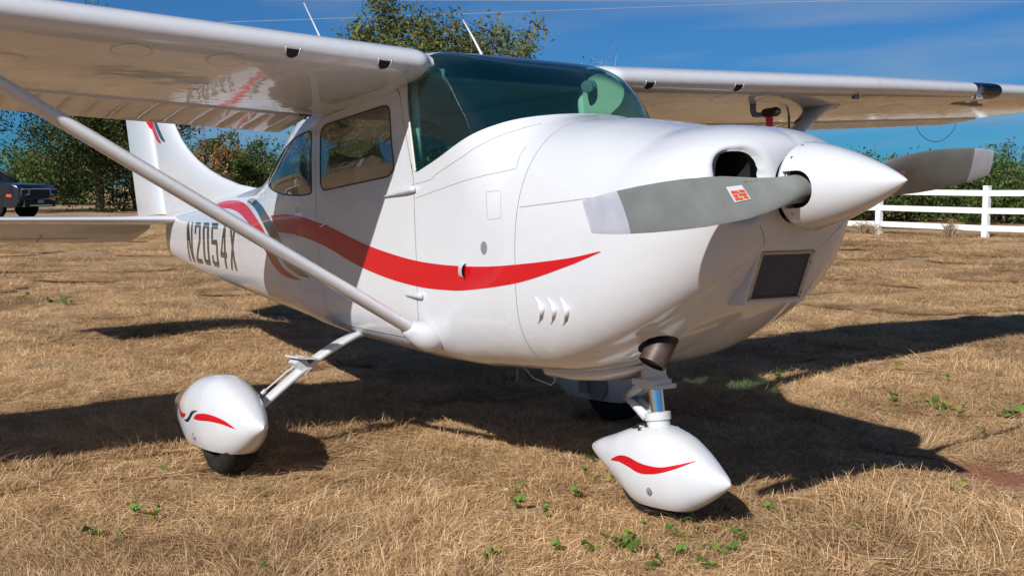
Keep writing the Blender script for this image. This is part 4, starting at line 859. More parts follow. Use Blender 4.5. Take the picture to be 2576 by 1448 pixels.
# three chevron louvres
for k in range(3):
    x0 = 5.3+2.95*k; P = np.array([(x0, 36.7), (x0+1.75, 34.75), (x0-.1, 32.6)])
    q, n = on_side(resample(smooth_line(P, 8), .35), -1, 0.0); s = np.linspace(-1, 1, len(q)); hgt = .8*np.exp(-(s/.5)**2)+.2
    V = np.concatenate([q-np.array([.5, 0, 0]), q+n*hgt[:, None]+np.array([.18, 0, 0]), q+np.array([.30, 0, 0])]); m_ = len(q)
    F = [(j*m_+i, j*m_+i+1, (j+1)*m_+i+1, (j+1)*m_+i) for j in range(2) for i in range(m_-1)]
    pm('cowl_louver', V, F, WHITE, COWL)
# fuel drain port and fresh-air scoop
def disc_on_side(name, x, z, rx, rz, mat, par, h=.06, n=24):
    t = np.arange(n)*2*math.pi/n; P = np.stack([x+rx*np.cos(t), z+rz*np.sin(t)], 1); q, nn = on_side(P, -1, h); c, cn = on_side(np.array([(x, z)]), -1, h*1.2)
    return pm(name, list(q)+list(c), [(i, (i+1) % n, n) for i in range(n)], mat, par)
disc_on_side('drain_port_cover', -8.3, 44.4, .95, 1.1, GREYM, FUS)
q, n = on_side(np.array([(-15.0, 40.5)]), -1, 0); q = q[0]; n = n[0]
b = MB()
for i in range(9):
    t = -math.pi/2+math.pi*i/8
    b.V += [tuple(q+np.array([1.3, 0, 1.35*math.sin(t)])+n*(.05+1.0*math.cos(t))), tuple(q+np.array([-.9, 0, 1.1*math.sin(t)])+n*(.0+.35*math.cos(t)))]
b.F += [(2*i, 2*i+1, 2*i+3, 2*i+2) for i in range(8)]
pm('air_scoop', b.V, b.F, WHITE, FUS)
disc_on_side('air_scoop_mouth', -14.6, 40.5, .55, .85, DARK, FUS, .03)
# door hinges and handle
for (x0, x1, z0, z1) in ((-42.4, -30.4, 54.4, 55.3), (-34.8, -28.6, 35.9, 35.9)):
    q, n = on_side(np.array([(x0, z0), (x1, z1)]), -1, .25); b = MB(); P = [q[0]+(q[1]-q[0])*t for t in np.linspace(0, 1, 12)]
    rr = [.15]+[.22+.42*min(1, i/7) for i in range(10)]+[.6]
    b.tube(P, rr, 8); pm('door_hinge', b.V, b.F, WHITE)
q, n = on_side(np.array([(-71.0, 49.3), (-67.2, 49.9)]), -1, .35); b = MB().tube([q[0], q[1]], .16, 6)
pm('door_handle', b.V, b.F, CHROME)
# exhaust pipe through the cowl
ax = np.array([-.05, -.55, -.83]); ax /= np.linalg.norm(ax); o_ = np.array([20.6, -7.4, 31.4])
b = MB(); prof = [(-2, 2.15), (6.0, 2.15), (6.0, 1.95), (1, 1.95)]; b._lathe(o_, ax, prof, 28); EP = pm('exhaust_pipe', b.V, b.F[:-2], EXH, smooth=True, auto=40)
pm('exhaust_bore', *(lambda b: (b.V, b.F))(MB()._lathe(o_, ax, [(1.0, 1.94), (5.6, 1.94)], 28)), DARK, EP)
pm('exhaust_cuff', *(lambda b: (b.V, b.F))(MB()._lathe(np.array([20.2, -9.2, 31.2]), np.array([0, 0, 1.]), [(0, 3.6), (2, 3.4)], 28)), DARK, COWL)
# outlet fairing under the cowl
b = MB(); rings = []
for x, w_, zt_, zb_ in ((10, 1.0, 24.9, 24.5), (6, 5.0, 24.6, 23.2), (1, 7.2, 24.4, 22.0), (-5, 7.8, 24.2, 21.5), (-12, 7.4, 23.8, 21.4), (-13.0, 7.2, 23.6, 22.4)):
    rings.append([(x, w_*math.cos(t), (zt_+zb_)/2+(zt_-zb_)*.75*np.sign(math.sin(t))*abs(math.sin(t))**.6) for t in np.arange(32)*2*math.pi/32])
V = [p for r_ in rings for p in r_]; F = [(i*32+k, i*32+(k+1) % 32, (i+1)*32+(k+1) % 32, (i+1)*32+k) for i in range(5) for k in range(32)]+[tuple(range(32)), tuple(5*32+k for k in range(32))]
pm('cowl_outlet_lip', V, F, WHITE, COWL, auto=50)
# ---- spinner and propeller
prof = []
for i in range(40):
    t = i/39; x = 42.2+15.8*t
    r = 6.25*(1-t**1.35)**.86 if t < 1 else 0
    prof.append((x, max(r, .0)))
prof[-1] = (57.95, .02)
n_ = 96; GS = np.array([[(x, r*math.cos(a), HUBZ+r*math.sin(a)) for a in np.linspace(0, 2*math.pi, n_+1)] for x, r in prof])
PHI = math.radians(5.8)   # blade axis roll: near (right) blade low
bd = np.array([0, -math.cos(PHI), -math.sin(PHI)])
def blade_hole(G, sgn):
    rel = G-np.array([44.2, 0, HUBZ]); d = rel@(bd*sgn)
    lat = rel-d[..., None]*(bd*sgn); c2 = np.cross(bd*sgn, [1., 0, 0]); a = lat@np.array([1., 0, 0]); c = lat@c2
    f = np.hypot(np.maximum(np.abs(a+1.0)-1.0, 0), c)-2.55
    return np.where(d > 0, f, 9)
V, F = clip(GS, np.minimum(blade_hole(GS, 1), blade_hole(GS, -1))); SPIN = pm('spinner', V, F, WHITE, weld=True)
pm('spinner_backplate', *(lambda b: (b.V, b.F))(MB()._lathe(np.array([41.3, 0, HUBZ]), np.array([1., 0, 0]), [(0, 5.9), (.85, 6.15), (.9, 5.0)], 64)), WHITE, SPIN)
pm('propeller_hub', *(lambda b: (b.V, b.F))(MB()._lathe(np.array([40, 0, HUBZ]), np.array([1., 0, 0]), [(0, 4.6), (3, 4.6), (6, 3.8), (9, 2.5)], 24)), DARK, SPIN)
for k in range(14):
    a = 2*math.pi*(k+.5)/14; c = np.array([43.0, 6.17*math.cos(a), HUBZ+6.17*math.sin(a)]); nn = np.array([.12, math.cos(a), math.sin(a)]); nn /= np.linalg.norm(nn)
    pm('spinner_screw', *(lambda b: (b.V, b.F))(MB()._lathe(c, nn, [(-.02, .22), (.05, .2), (.06, .1)], 10)), STEEL, SPIN)
def make_blade(sgn):
    ba = bd*sgn; fwd = np.array([1., 0, 0]); ta = np.cross(fwd, ba)     # tangential: direction of rotation for a right-hand prop seen from behind
    if sgn > 0: lead = np.array([0, math.sin(PHI), -math.cos(PHI)])
    else: lead = -np.array([0, math.sin(PHI), -math.cos(PHI)])
    rs = np.array([3.2, 5, 6.2, 7.5, 9, 11, 13.5, 16.5, 20, 24, 28, 32, 35.6, 35.61, 37.5, 39.2, 40.6, 41.2, 41.3])
    cf = pchip([3, 6.2, 9, 13, 18, 22, 28, 34, 38, 40.6, 41.4], [4.0, 4.3, 5.3, 6.4, 7.1, 7.1, 6.7, 5.9, 5.1, 4.3, 4.0])
    tf = pchip([3, 6.2, 9, 13, 18, 24, 30, 36, 41.4], [3.8, 3.5, 2.5, 1.6, 1.15, .85, .65, .5, .35])
    bf = pchip([3, 8, 14, 20, 30, 41.4], [52, 46, 38, 31, 23, 17])
    rings = []
    for r in rs:
        c = float(cf(r)); th = float(tf(r)); be = math.radians(float(bf(r)))
        cdir = lead*math.cos(be)+fwd*math.sin(be); ndir = fwd*math.cos(be)-lead*math.sin(be)
        o = np.array([44.2, 0, HUBZ])+ba*r-fwd*(.6)
        skew = .0
        ring = []
        for k in range(28):
            t = 2*math.pi*k/28; cx = math.cos(t); sx_ = math.sin(t); e = float(np.interp(r, [5, 12], [1, 1.6]))
            ring.append(o+cdir*(c/2*np.sign(cx)*abs(cx)**(1/1.1))+ndir*(th/2*np.sign(sx_)*abs(sx_)**e*(1.0 if sx_ > 0 or r < 8 else .45))+cdir*skew)
        rings.append(ring)
    n = 28; mi = 13
    def seg(a, b2, capa, capb):
        V = [p for r_ in rings[a:b2] for p in r_]; m_ = b2-a
        F = [(i*n+k, i*n+(k+1) % n, (i+1)*n+(k+1) % n, (i+1)*n+k) for i in range(m_-1) for k in range(n)]
        if capa: F.append(tuple(range(n)))
        if capb: F.append(tuple((m_-1)*n+k for k in range(n)))
        return V, F
    B = pm('propeller_blade', *seg(0, mi, True, False), PROP, auto=60); pm('blade_tip', *seg(mi, len(rings), False, True), TIPM, B, auto=60)
    # maker's sticker on the front face: white square with orange brick bands
    r1, r2 = 14.9, 17.8
    def sp(r, s, off):   # s -1..1 across chord (lead positive)
        c = float(cf(r)); th = float(tf(r)); be = math.radians(float(bf(r))); cdir = lead*math.cos(be)+fwd*math.sin(be); ndir = fwd*math.cos(be)-lead*math.sin(be)
        o = np.array([44.2, 0, HUBZ])+ba*r-fwd*.6; k = math.sqrt(max(0, 1-abs(s)**2.2))
        return o+cdir*(c/2*s)+ndir*(th/2*k**1.6+off)
    def patch(name, ra, rb, sa, sb, mat, off, wave=0):
        V = []; F = []; m_ = 9
        for i in range(m_):
            for j in range(2):
                r = ra+(rb-ra)*i/(m_-1); s = (sa, sb)[j]+wave*math.sin(2*math.pi*i/(m_-1)); V.append(sp(r, s, off))
        F = [(2*i, 2*i+1, 2*i+3, 2*i+2) for i in range(m_-1)]; return pm(name, V, F, mat, B)
    patch('blade_sticker', r1, r2, -.38, .32, STICK, .10)
    for j in range(3):
        sa = -.16+.16*j; cut_ = (.45, .62, .38)[j]
        for (ra, rb) in ((r1+.25, r1+.25+2.4*cut_-.07), (r1+.25+2.4*cut_+.07, r2-.25)):
            patch('sticker_band', ra, rb, sa, sa+.115, STICKR, .15, .012)
    if sgn > 0:
        for j in range(9):
            if j in (2, 5): continue
            patch('stamped_mark', 11.6+.28*j, 11.6+.28*j+.07, -.62, -.50, DARK, .04)
    return B
make_blade(1); make_blade(-1)
# ---- wings
cs_u = .78*(1-np.cos(np.linspace(0, math.pi/2, 34)))     # leading edge dense
cs_l = .735*(1-np.cos(np.linspace(0, math.pi/2, 34)))
def ring_wing(sd_, ya, scale=1.0):
    U = wing_pt(sd_, ya, cs_u, True).T[::-1]; Lw = wing_pt(sd_, ya, cs_l, False).T[1:]
    q = np.vstack([U, Lw])
    if scale < 1:
        c = wing_pt(sd_, ya, np.array([.30]), True).T[0]*.5+wing_pt(sd_, ya, np.array([.30]), False).T[0]*.5
        q2 = c+(q-c)*np.array([.55+.45*scale if False else 1-(1-scale)*.12, 1, scale]); q = q2
    return q
def make_wing(sd_):
    st = [20.0, 21.0, 21.5, 22.0, 22.5, 23.0, 23.5]+list(np.arange(24, 206, 2.0))+[206]
    rings = [ring_wing(sd_, y) for y in st]
    for k in range(1, 8):
        a = k/7*math.pi/2; rings.append(ring_wing(sd_, 206+9*math.sin(a), max(math.cos(a), .02)))
    # inboard end closes with a rounded shoulder at the windshield
    G = np.array(rings)
    # root fairing shoulder: draw the leading edge in and back over the last inches
    for i, y in enumerate(st):
        if y < 23.5:
            k = min((23.5-y)/2.5, 1); c = wing_pt(sd_, y, np.array([.2]), True).T[0]*.5+wing_pt(sd_, y, np.array([.2]), False).T[0]*.5
            sc = math.sqrt(max(0, 1-(k*.97)**2)) if k > 0 else 1
            fr = G[i][:, 0] > c[0]
            G[i][fr] = np.stack([c[0]+(G[i][fr][:, 0]-c[0])*(.86+.14*sc), G[i][fr][:, 1], c[2]+(G[i][fr][:, 2]-c[2])*(.72+.28*sc)], 1)
    yy = np.abs(G[..., 1]); J = G.shape[1]; par = np.abs(np.arange(J)-33)[None, :]+0*yy
    Fv = np.full(yy.shape, 5.0)
    if sd_ > 0:   # landing-light bay in the left wing
        dx = G[..., 0]; Fv = np.where(dx > -40, rbox(yy, np.arange(J)[None, :]+0*yy, 152, 33.5, 6.0, 7.5, 2.5), 5)
    V, F = clip(G, Fv, flip=(sd_ > 0)); n0 = len(V)
    W = pm('wing', V, F, WHITE, weld=True)
    # rear face of the wing box in front of flap and aileron
    A = G[:, 0]; Bq = G[:, -1]; V = np.concatenate([A, Bq]); k = len(A); pm('wing_rear_web', V, [(i, i+1, k+i+1, k+i) for i in range(k-1)], WHITE, W)
    # flap and aileron with chordwise beads
    def surface(name, y0, y1, droop, c0=.745, zoff=-.35):
        ys = np.arange(y0, y1+.01, .7); k = np.radians(droop); R_ = []
        cu = np.concatenate([np.linspace(c0, 1, 12)[::-1], [c0-.004], np.linspace(c0, 1, 12)])
        for y in ys:
            uq = wing_pt(sd_, y, np.linspace(c0, 1, 12)[::-1], True).T; lq = wing_pt(sd_, y, np.linspace(c0, 1, 12), False).T
            ph = ((y-y0) % 5.6)/5.6; h = .8*max(0, 1-abs(ph-.5)/.15)
            edge = np.concatenate([np.sin(np.linspace(0, math.pi, 12))])
            uq = uq-np.stack([0*edge, 0*edge, h*np.minimum(edge*2, 1)*.6], 1)
            lq = lq+np.stack([0*edge, 0*edge, h*np.minimum(edge*2, 1)], 1)
            nose = (uq[-1]+lq[0])/2+np.array([.8, 0, 0])
            q = np.vstack([uq, [nose], lq]); p0 = (uq[-1]+lq[0])/2
            d = q-p0; q = p0+np.stack([d[:, 0]*math.cos(k)-d[:, 2]*math.sin(k)*-1*0+0*d[:, 0], d[:, 1], d[:, 2]*math.cos(k)+d[:, 0]*math.sin(k)], 1)+np.array([-.5, 0, zoff])
            R_.append(q)
        R_ = np.array(R_); a, b2 = R_.shape[:2]
        V = R_.reshape(-1, 3); F = [(i*b2+j, i*b2+j+1, (i+1)*b2+j+1, (i+1)*b2+j) for i in range(a-1) for j in range(b2-1)]+[tuple(range(b2)), tuple((a-1)*b2+j for j in range(b2))]
        if sd_ > 0: F = [f[::-1] for f in F]
        return pm(name, V, F, WHITE, W, auto=35)
    surface('flap', 23.4, 104, 6); surface('aileron', 104.6, 204, 3)
    # round inspection covers, root and skin seams
    def under(y, c, off=.05):
        e = .002; p = wing_pt(sd_, y, np.array([c]), False).T[0]; p1 = wing_pt(sd_, y, np.array([c+e]), False).T[0]; p2 = wing_pt(sd_, y+.1, np.array([c]), False).T[0]
        n = np.cross(p1-p, p2-p); n /= np.linalg.norm(n); n = n if n[2] < 0 else -n
        return p+n*off, n
    for y, c in ((72, .10), (57, .09), (88, .30), (125, .2)):
        t = np.linspace(0, 2*math.pi, 41); rad = 3.1; Vv = []
        for a in t:
            for rr in (rad-.05, rad+.05): Vv.append(under(y+rr*math.cos(a), c+rr*math.sin(a)/64, .04)[0])
        pm('inspection_cover_seam', Vv, [(2*i, 2*i+1, 2*i+3, 2*i+2) for i in range(40)], SEAM, W)
        pts = [under(y+(rad-.07)*math.cos(a), c+(rad-.07)*math.sin(a)/64, .03)[0] for a in t[:-1]]+[under(y, c, .03)[0]]
        pm('inspection_cover', pts, [(i, (i+1) % 40, 40) for i in range(40)], WHITE, W)
    def chord_seam(y, c0, c1, up_, wd=.12):
        cc = np.linspace(c0, c1, 30)**1.5; p = wing_pt(sd_, y, cc, up_).T; q = wing_pt(sd_, y+wd, cc, up_).T; o_ = np.array([.02, 0, .04 if up_ else -.04])
        p = p+o_; q = q+o_; V = np.concatenate([p, q]); pm('wing_skin_seam', V, [(i, i+1, 31+i-1+0, 30+i) for i in range(29)], SEAM, W)
    chord_seam(25.5, .0, .78, False); chord_seam(103.5, 0, .4, False, .08); chord_seam(103.5, 0, .3, True, .08)
    # small dark cabin-air and tank vents in the leading edge
    for y in ((47.5, 30.5) if sd_ < 0 else (30.5, 56)):
        pts = []; c_ = .0085
        for i in range(20):
            a = math.pi*i/19
            pts.append((y+1.05*math.cos(a), math.sin(a)))
        Vv = [under(yy_, .003+.022*s_, .10)[0] for yy_, s_ in pts]+[under(y, .011, .16)[0]]; rim = [under(y+1.25*math.cos(math.pi*i/19), .001+.028*math.sin(math.pi*i/19), .045)[0] for i in range(20)]
        pm('leading_edge_vent', Vv, [(i, (i+1) % 20, 20) for i in range(20)], DARK, W, smooth=False); pm('vent_rim', *(lambda b: (b.V, b.F))(MB().tube(rim, .06, 5)), WHITE2, W)
    # rivet and hole rows on the lower skin
    b = MB()
    for c in (.28, .66, .72):
        for y in np.arange(27, 103, 2.2 if c > .3 else 3.0):
            q, n = under(y, c, .0); a = np.cross(n, [1., 0, 0]); a /= np.linalg.norm(a); c2 = np.cross(n, a)
            b.add([q+.09*(a*math.cos(t)+c2*math.sin(t)) for t in np.arange(5)*2*math.pi/5]+[q+n*.06], [(k, (k+1) % 5, 5) for k in range(5)])
    o = pm('lower_skin_rivets', b.V, b.F, RIVET, W); o['kind'] = 'stuff'
    b = MB(); 
    for c in (.22, .34, .46, .58, .68):
        q, n = under(24.0, c, .04); t = np.arange(10)*2*math.pi/10; pm('root_screw_hole', [q+np.array([.55*math.cos(a), .16*math.sin(a), 0]) for a in t], [tuple(range(10))], SEAM, W, smooth=False)
    q, n = under(25.6, .70, 0); pm('tie_bracket', *(lambda b: (b.V, b.F))(MB().box(q+[0, 0, -.5], (.3, 1.3, .25)).box(q+[0, 0, -.9], (.2, .2, .5))), GREYM, W, smooth=False)
    if sd_ > 0:
        q, n = under(72, .18, 0)
        # pitot mast with heated head
        b = MB().tube([q+[0, 0, .5], q+[0, 0, -1.6], q+[.4, 0, -2.4], q+[1.6, 0, -2.7], q+[6.2, 0, -2.6]], [.75, .75, .75, .6, .45], 12); pm('pitot_tube', b.V, b.F, GREYM, W)
        global PITOT; PITOT = q+np.array([6.2, 0, -2.6])
        q, n = under(97.5, .045, 0)
        pm('stall_warning_vane', *(lambda b: (b.V, b.F))(MB().box(q+[.3, 0, -.2], (.5, .8, .5)).box(q+[1.2, 0, .1], (.8, .35, .05))), GREYM, W, smooth=False)
        q, n = under(105, .47, 0); b = MB().tube([q+[0, 0, .4], q+[0, 0, -4], q+[-.6, 0, -5], q+[-2, 0, -5.4]], .3, 10); pm('fuel_vent_tube', b.V, b.F, GREYM, W)
        # landing-light bay: dark box, two lamps, clear cover
        le = wing_pt(1, 152, np.array([0.]), True).T[0]
        pm('light_bay', *(lambda b: (b.V, b.F))(MB().box(le+[-7.2, 0, -.3], (1.0, 6.2, 3.0))), GREYM, W, smooth=False)
        for dy in (-2.9, 2.9):
            lp = pm('landing_lamp', *(lambda b: (b.V, b.F))(MB()._lathe(le+[-6.0, dy, -.6], np.array([1., 0, -.12]), [(0, 1.2), (1.4, 2.3), (1.6, 2.3), (1.75, .1)], 24)), CHROME, W)
        V, F = clip(G, -Fv+.05, flip=True); pm('light_cover', V, F, GLASSL, W, weld=True)
    return W
make_wing(-1); make_wing(1)
# ---- wing struts with cuffs
def strut(sd_):
    A = np.array([-29.0, sd_*21.0, 28.0]); B = np.array([-40.0, sd_*100, 77.2 if sd_ < 0 else 77.6])
    d = (B-A)/np.linalg.norm(B-A); ch = np.array([1., 0, 0])-d*d[0]; ch /= np.linalg.norm(ch); n = np.cross(d, ch); V = []; F = []; m_ = 36
    ts = np.linspace(0, 1, 12)
    for t in ts:
        s = 1.0 if t > .02 else .98
        for k in range(m_):
            a = 2*math.pi*k/m_; cx = math.cos(a); th = 1.15*math.sin(a)*(1 if cx > -.1 else (1-(abs(cx)-.1)*.75)); V.append(A+(B-A)*t+ch*(2.5*cx if cx > 0 else 3.4*cx)*s+n*th*s)
    F = [(i*m_+k, i*m_+(k+1) % m_, (i+1)*m_+(k+1) % m_, (i+1)*m_+k) for i in range(11) for k in range(m_)]
    ST = pm('wing_strut', V, F, WHITE)
    # lower cuff: a smooth pod merging strut and belly
    c = A+d*2.0+np.array([1.2, 0, -.2]); V = []; m_ = 28
    rings = [(-4.6, .1, .1), (-4.3, 1.1, .9), (-3.4, 2.0, 1.75), (-1.9, 2.6, 2.3), (0, 2.75, 2.4), (1.4, 2.65, 2.05), (2.4, 2.5, 1.6), (3.0, 2.35, 1.15), (3.05, 1.9, .7)]
    for t, a1, b1 in rings:
        for k in range(m_):
            a = 2*math.pi*k/m_; V.append(c+d*t+ch*(a1*1.1*math.cos(a)-.35*max(t, 0))+n*b1*math.sin(a))
    F = [(i*m_+k, i*m_+(k+1) % m_, (i+1)*m_+(k+1) % m_, (i+1)*m_+k) for i in range(len(rings)-1) for k in range(m_)]
    pm('strut_cuff', V, F, WHITE, ST)
    c = B-d*1.0; V = []
    for t, s in ((-7, 1.0), (-4, 1.06), (-1.5, 1.25), (.5, 1.55), (1.6, 1.9)):
        for k in range(m_):
            a = 2*math.pi*k/m_; V.append(c+d*t+ch*(3.1*s*math.cos(a)-.5)+n*(1.15*s*math.sin(a)))
    F = [(i*m_+k, i*m_+(k+1) % m_, (i+1)*m_+(k+1) % m_, (i+1)*m_+k) for i in range(4) for k in range(m_)]
    pm('strut_cuff', V, F, WHITE, ST)
strut(-1); strut(1)
# ---- wheel fairings
def pod(name, x0, x1, prof_t, prof_b, prof_w, y0, parent=PLANE, mat=WHITE, cut=None, skew=0):
    """teardrop fairing: profiles over t 0 (nose) .. 1 (tail)"""
    ts = (1-np.cos(np.linspace(0, math.pi, 44)))/2; m_ = 48; G = []
    ft, fb, fw_ = [pchip(*zip(*p)) for p in (prof_t, prof_b, prof_w)]
    for t in ts:
        zt, zb, w_ = float(ft(t)), float(fb(t)), float(fw_(t)); zc = (zt+zb)/2; x = x0+(x1-x0)*t
        G.append([(x, y0+w_*np.sign(math.cos(a))*abs(math.cos(a))**.8, zc+(zt-zb)/2*np.sign(math.sin(a))*abs(math.sin(a))**.95) for a in np.linspace(0, 2*math.pi, m_+1)])
    G = np.array(G); f = np.full(G.shape[:2], 1.0) if cut is None else cut(G)
    V, F = clip(G, f); return pm(name, V, F, mat, parent, weld=True), G
def tyre(name, c, rad, wid, parent=PLANE):
    w2 = wid/2; prof = [(-w2*.55, rad*.52), (-w2*.9, rad*.62), (-w2, rad*.78), (-w2*.92, rad*.91), (-w2*.7, rad*.975), (-w2*.55, rad), (-w2*.36, rad), (-w2*.34, rad*.985), (-w2*.28, rad*.985), (-w2*.26, rad*1.005), (w2*.26, rad*1.005), (w2*.28, rad*.985), (w2*.34, rad*.985), (w2*.36, rad), (w2*.55, rad), (w2*.7, rad*.975), (w2*.92, rad*.91), (w2, rad*.78), (w2*.9, rad*.62), (w2*.55, rad*.52)]
    T_ = pm(name, *(lambda b: (b.V, b.F))(MB()._lathe(np.array(c, float), np.array([0, 1., 0]), prof, 48)), RUBBER, parent, auto=50)
    pm('wheel_rim', *(lambda b: (b.V, b.F))(MB()._lathe(np.array(c, float), np.array([0, 1., 0]), [(-w2*.62, rad*.2), (-w2*.6, rad*.5), (w2*.6, rad*.5), (w2*.62, rad*.2)], 24)), WHITE2, T_)
    return T_
def pod_point(G, y_side, x, z):
    d = np.hypot(G[..., 0]-x, G[..., 2]-z)+np.where((G[..., 1]-y_side[0])*y_side[1] > 0, 0, 99); k = np.unravel_index(np.argmin(d), d.shape); return G[k]
def pod_decal(name, G, y0, sgn, poly, mat, parent, step=.22, off=.04):
    P = np.asarray(poly, float); xs = np.arange(P[:, 0].min()-.6, P[:, 0].max()+.6, step); zs = np.arange(P[:, 1].min()-.6, P[:, 1].max()+.6, step); A, B = np.meshgrid(xs, zs, indexing='ij')
    pts = G.reshape(-1, 3); sel = (pts[:, 1]-y0)*sgn > .05; pts = pts[sel]
    Yv = np.zeros(A.shape)
    # section shape is analytic per ring: interpolate |y| over z within the nearest rings
    X_ = G[:, 0, 0]; 
    for i, x in enumerate(xs):
        k = int(np.clip(np.searchsorted(X_ if X_[0] < X_[-1] else -X_, x if X_[0] < X_[-1] else -x), 1, len(X_)-1)); t = (x-X_[k-1])/(X_[k]-X_[k-1]); r_ = G[k-1]*(1-t)+G[k]*t
        h = r_[(r_[:, 1]-y0)*sgn >= -.01]; o = np.argsort(h[:, 2]); Yv[i] = np.interp(zs, h[o, 2], h[o, 1])
    Q = np.stack([A, Yv+sgn*off, B], -1); V, F = clip(Q, -sdf(P, A, B), flip=sgn < 0); return pm(name, V, F, mat, parent, weld=True)
for sd_ in (-1, 1):
    y0 = sd_*48.0
    def cutm(G): return np.where(G[..., 2] < 8, np.maximum(np.maximum(G[..., 2]-5.1, np.abs(G[..., 0]+60)-14), .001-(np.abs(G[..., 0]+60) < 0)), 1.0)
    P_, G_ = pod('wheel_fairing', -41.3, -86.5, [(0, 13.2), (.008, 13.6), (.06, 15.0), (.16, 17.6), (.28, 19.9), (.40, 21.0), (.54, 20.6), (.75, 17.9), (.97, 14.9), (.995, 14.3), (1, 13.6)], [(0, 12.9), (.008, 12.5), (.06, 10.9), (.16, 8.0), (.28, 5.6), (.40, 4.6), (.62, 4.8), (.8, 7.6), (.97, 11.6), (.995, 12.6), (1, 13.4)], [(0, .02), (.008, .45), (.06, 1.9), (.16, 3.7), (.28, 5.1), (.42, 5.8), (.58, 5.6), (.78, 4.1), (.97, 1.9), (.995, 1.3), (1, .02)], y0, cut=lambda G: G[..., 2]-7.2)
    tyre('main_tyre', (-59.0, y0, 10.9), 8.6, 6.8)
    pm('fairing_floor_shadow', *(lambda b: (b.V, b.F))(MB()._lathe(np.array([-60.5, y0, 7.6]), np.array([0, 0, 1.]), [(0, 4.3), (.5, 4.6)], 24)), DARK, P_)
    so_ = sd_
    redA = np.vstack([smooth_line([(-61.9, 12.9), (-60.4, 13.9), (-57, 14.45), (-53, 14.35), (-49.6, 13.7), (-46.7, 12.5)], 6), smooth_line([(-46.8, 12.45), (-50.9, 13.1), (-54.8, 13.2), (-58.6, 12.95)], 6)])
    redB = np.vstack([smooth_line([(-75.5, 14.5), (-72.2, 13.5), (-69.3, 13.2), (-66.8, 13.4)], 5), smooth_line([(-66.9, 13.3), (-67.9, 12.5), (-70.1, 12.2), (-72.6, 12.7), (-75.6, 14.3)], 5)])
    nav = np.vstack([smooth_line([(-68.4, 12.0), (-66.5, 12.3), (-64.8, 13.1), (-62.9, 14.3), (-59.4, 14.75)], 5), smooth_line([(-59.5, 14.65), (-62, 13.9), (-63.8, 12.7), (-65.4, 11.9), (-67, 11.75)], 5)])
    for nm, pl, mt in (('red_swoosh', redA, RED), ('red_swoosh', redB, RED), ('navy_ribbon', nav, NAVY)): pod_decal(nm, G_, y0, so_, pl, mt, P_)
    c = pod_point(G_, (y0, so_), -62.4, 9.4); pm('axle_hole', *(lambda b: (b.V, b.F))(MB()._lathe(c+[0, so_*-.15, 0], np.array([0, so_*1., 0]), [(0, .75), (.28, .72), (.28, .45), (.1, .4)], 16)), GREYM, P_)
    # spring leg
    pts = smooth_line([(-64.5, sd_*10, 27.6), (-63.5, sd_*17, 27.0), (-62, sd_*22, 25.6), (-61, sd_*28, 22.9), (-60.3, sd_*35, 18.6), (-59.5, sd_*43.5, 12.6)], 6)
    V = []; m_ = 16; 
    for i, p in enumerate(pts):
        d = pts[min(i+1, len(pts)-1)]-pts[max(i-1, 0)]; d /= np.linalg.norm(d); a_ = np.array([1., 0, 0])-d*d[0]; a_ /= np.linalg.norm(a_); n = np.cross(d, a_); t = i/(len(pts)-1); wv = 2.3-.75*t; hv = .72-.15*t
        for k in range(m_):
            a = 2*math.pi*k/m_; ca, sa = math.cos(a), math.sin(a); V.append(p+a_*wv*np.sign(ca)*abs(ca)**.5+n*hv*np.sign(sa)*abs(sa)**.7)
    F = [(i*m_+k, i*m_+(k+1) % m_, (i+1)*m_+(k+1) % m_, (i+1)*m_+k) for i in range(len(pts)-1) for k in range(m_)]+[tuple(range(m_)), tuple((len(pts)-1)*m_+k for k in range(m_))]
    LEG = pm('landing_gear_leg', V, F, WHITE2)
    b = MB().box((-60.6, sd_*31.8, 23.1), (3.1, 2.3, .18), np.array([[1, 0, 0], [0, math.cos(.12*sd_), -math.sin(.12*sd_)], [0, math.sin(.12*sd_), math.cos(.12*sd_)]])); pm('boarding_step', b.V, b.F, WHITE2, LEG, smooth=False)
    b = MB().box((-60.8, sd_*32.2, 21.6), (1.9, 1.1, 1.5), np.array([[1, 0, 0], [0, .8, -.6*-sd_], [0, .6*-sd_, .8]])); pm('step_clamp', b.V, b.F, WHITE2, LEG, smooth=False)
    b = MB().tube([(-62.2, sd_*30, 23.1), (-62.0, sd_*35, 20.0), (-61.8, sd_*39, 17.2), (-61.4, sd_*41.4, 15.4)], .16, 8).tube([(-61.8, sd_*39.2, 17.1), (-61.5, sd_*40.5, 16.1)], .42, 6).tube([(-61.5, sd_*40.7, 15.9), (-61.3, sd_*41.5, 15.3)], .32, 6); pm('brake_line', b.V, b.F, WHITE2, LEG)
    pm('brake_caliper', *(lambda b: (b.V, b.F))(MB().box((-63, sd_*42.0, 11.5), (1.6, 1.0, 2.4))._lathe(np.array([-59, sd_*42.2, 11.]), np.array([0, 1., 0]), [(-.2, 3.6), (.2, 3.6)], 24)), GREYM, LEG, smooth=False)
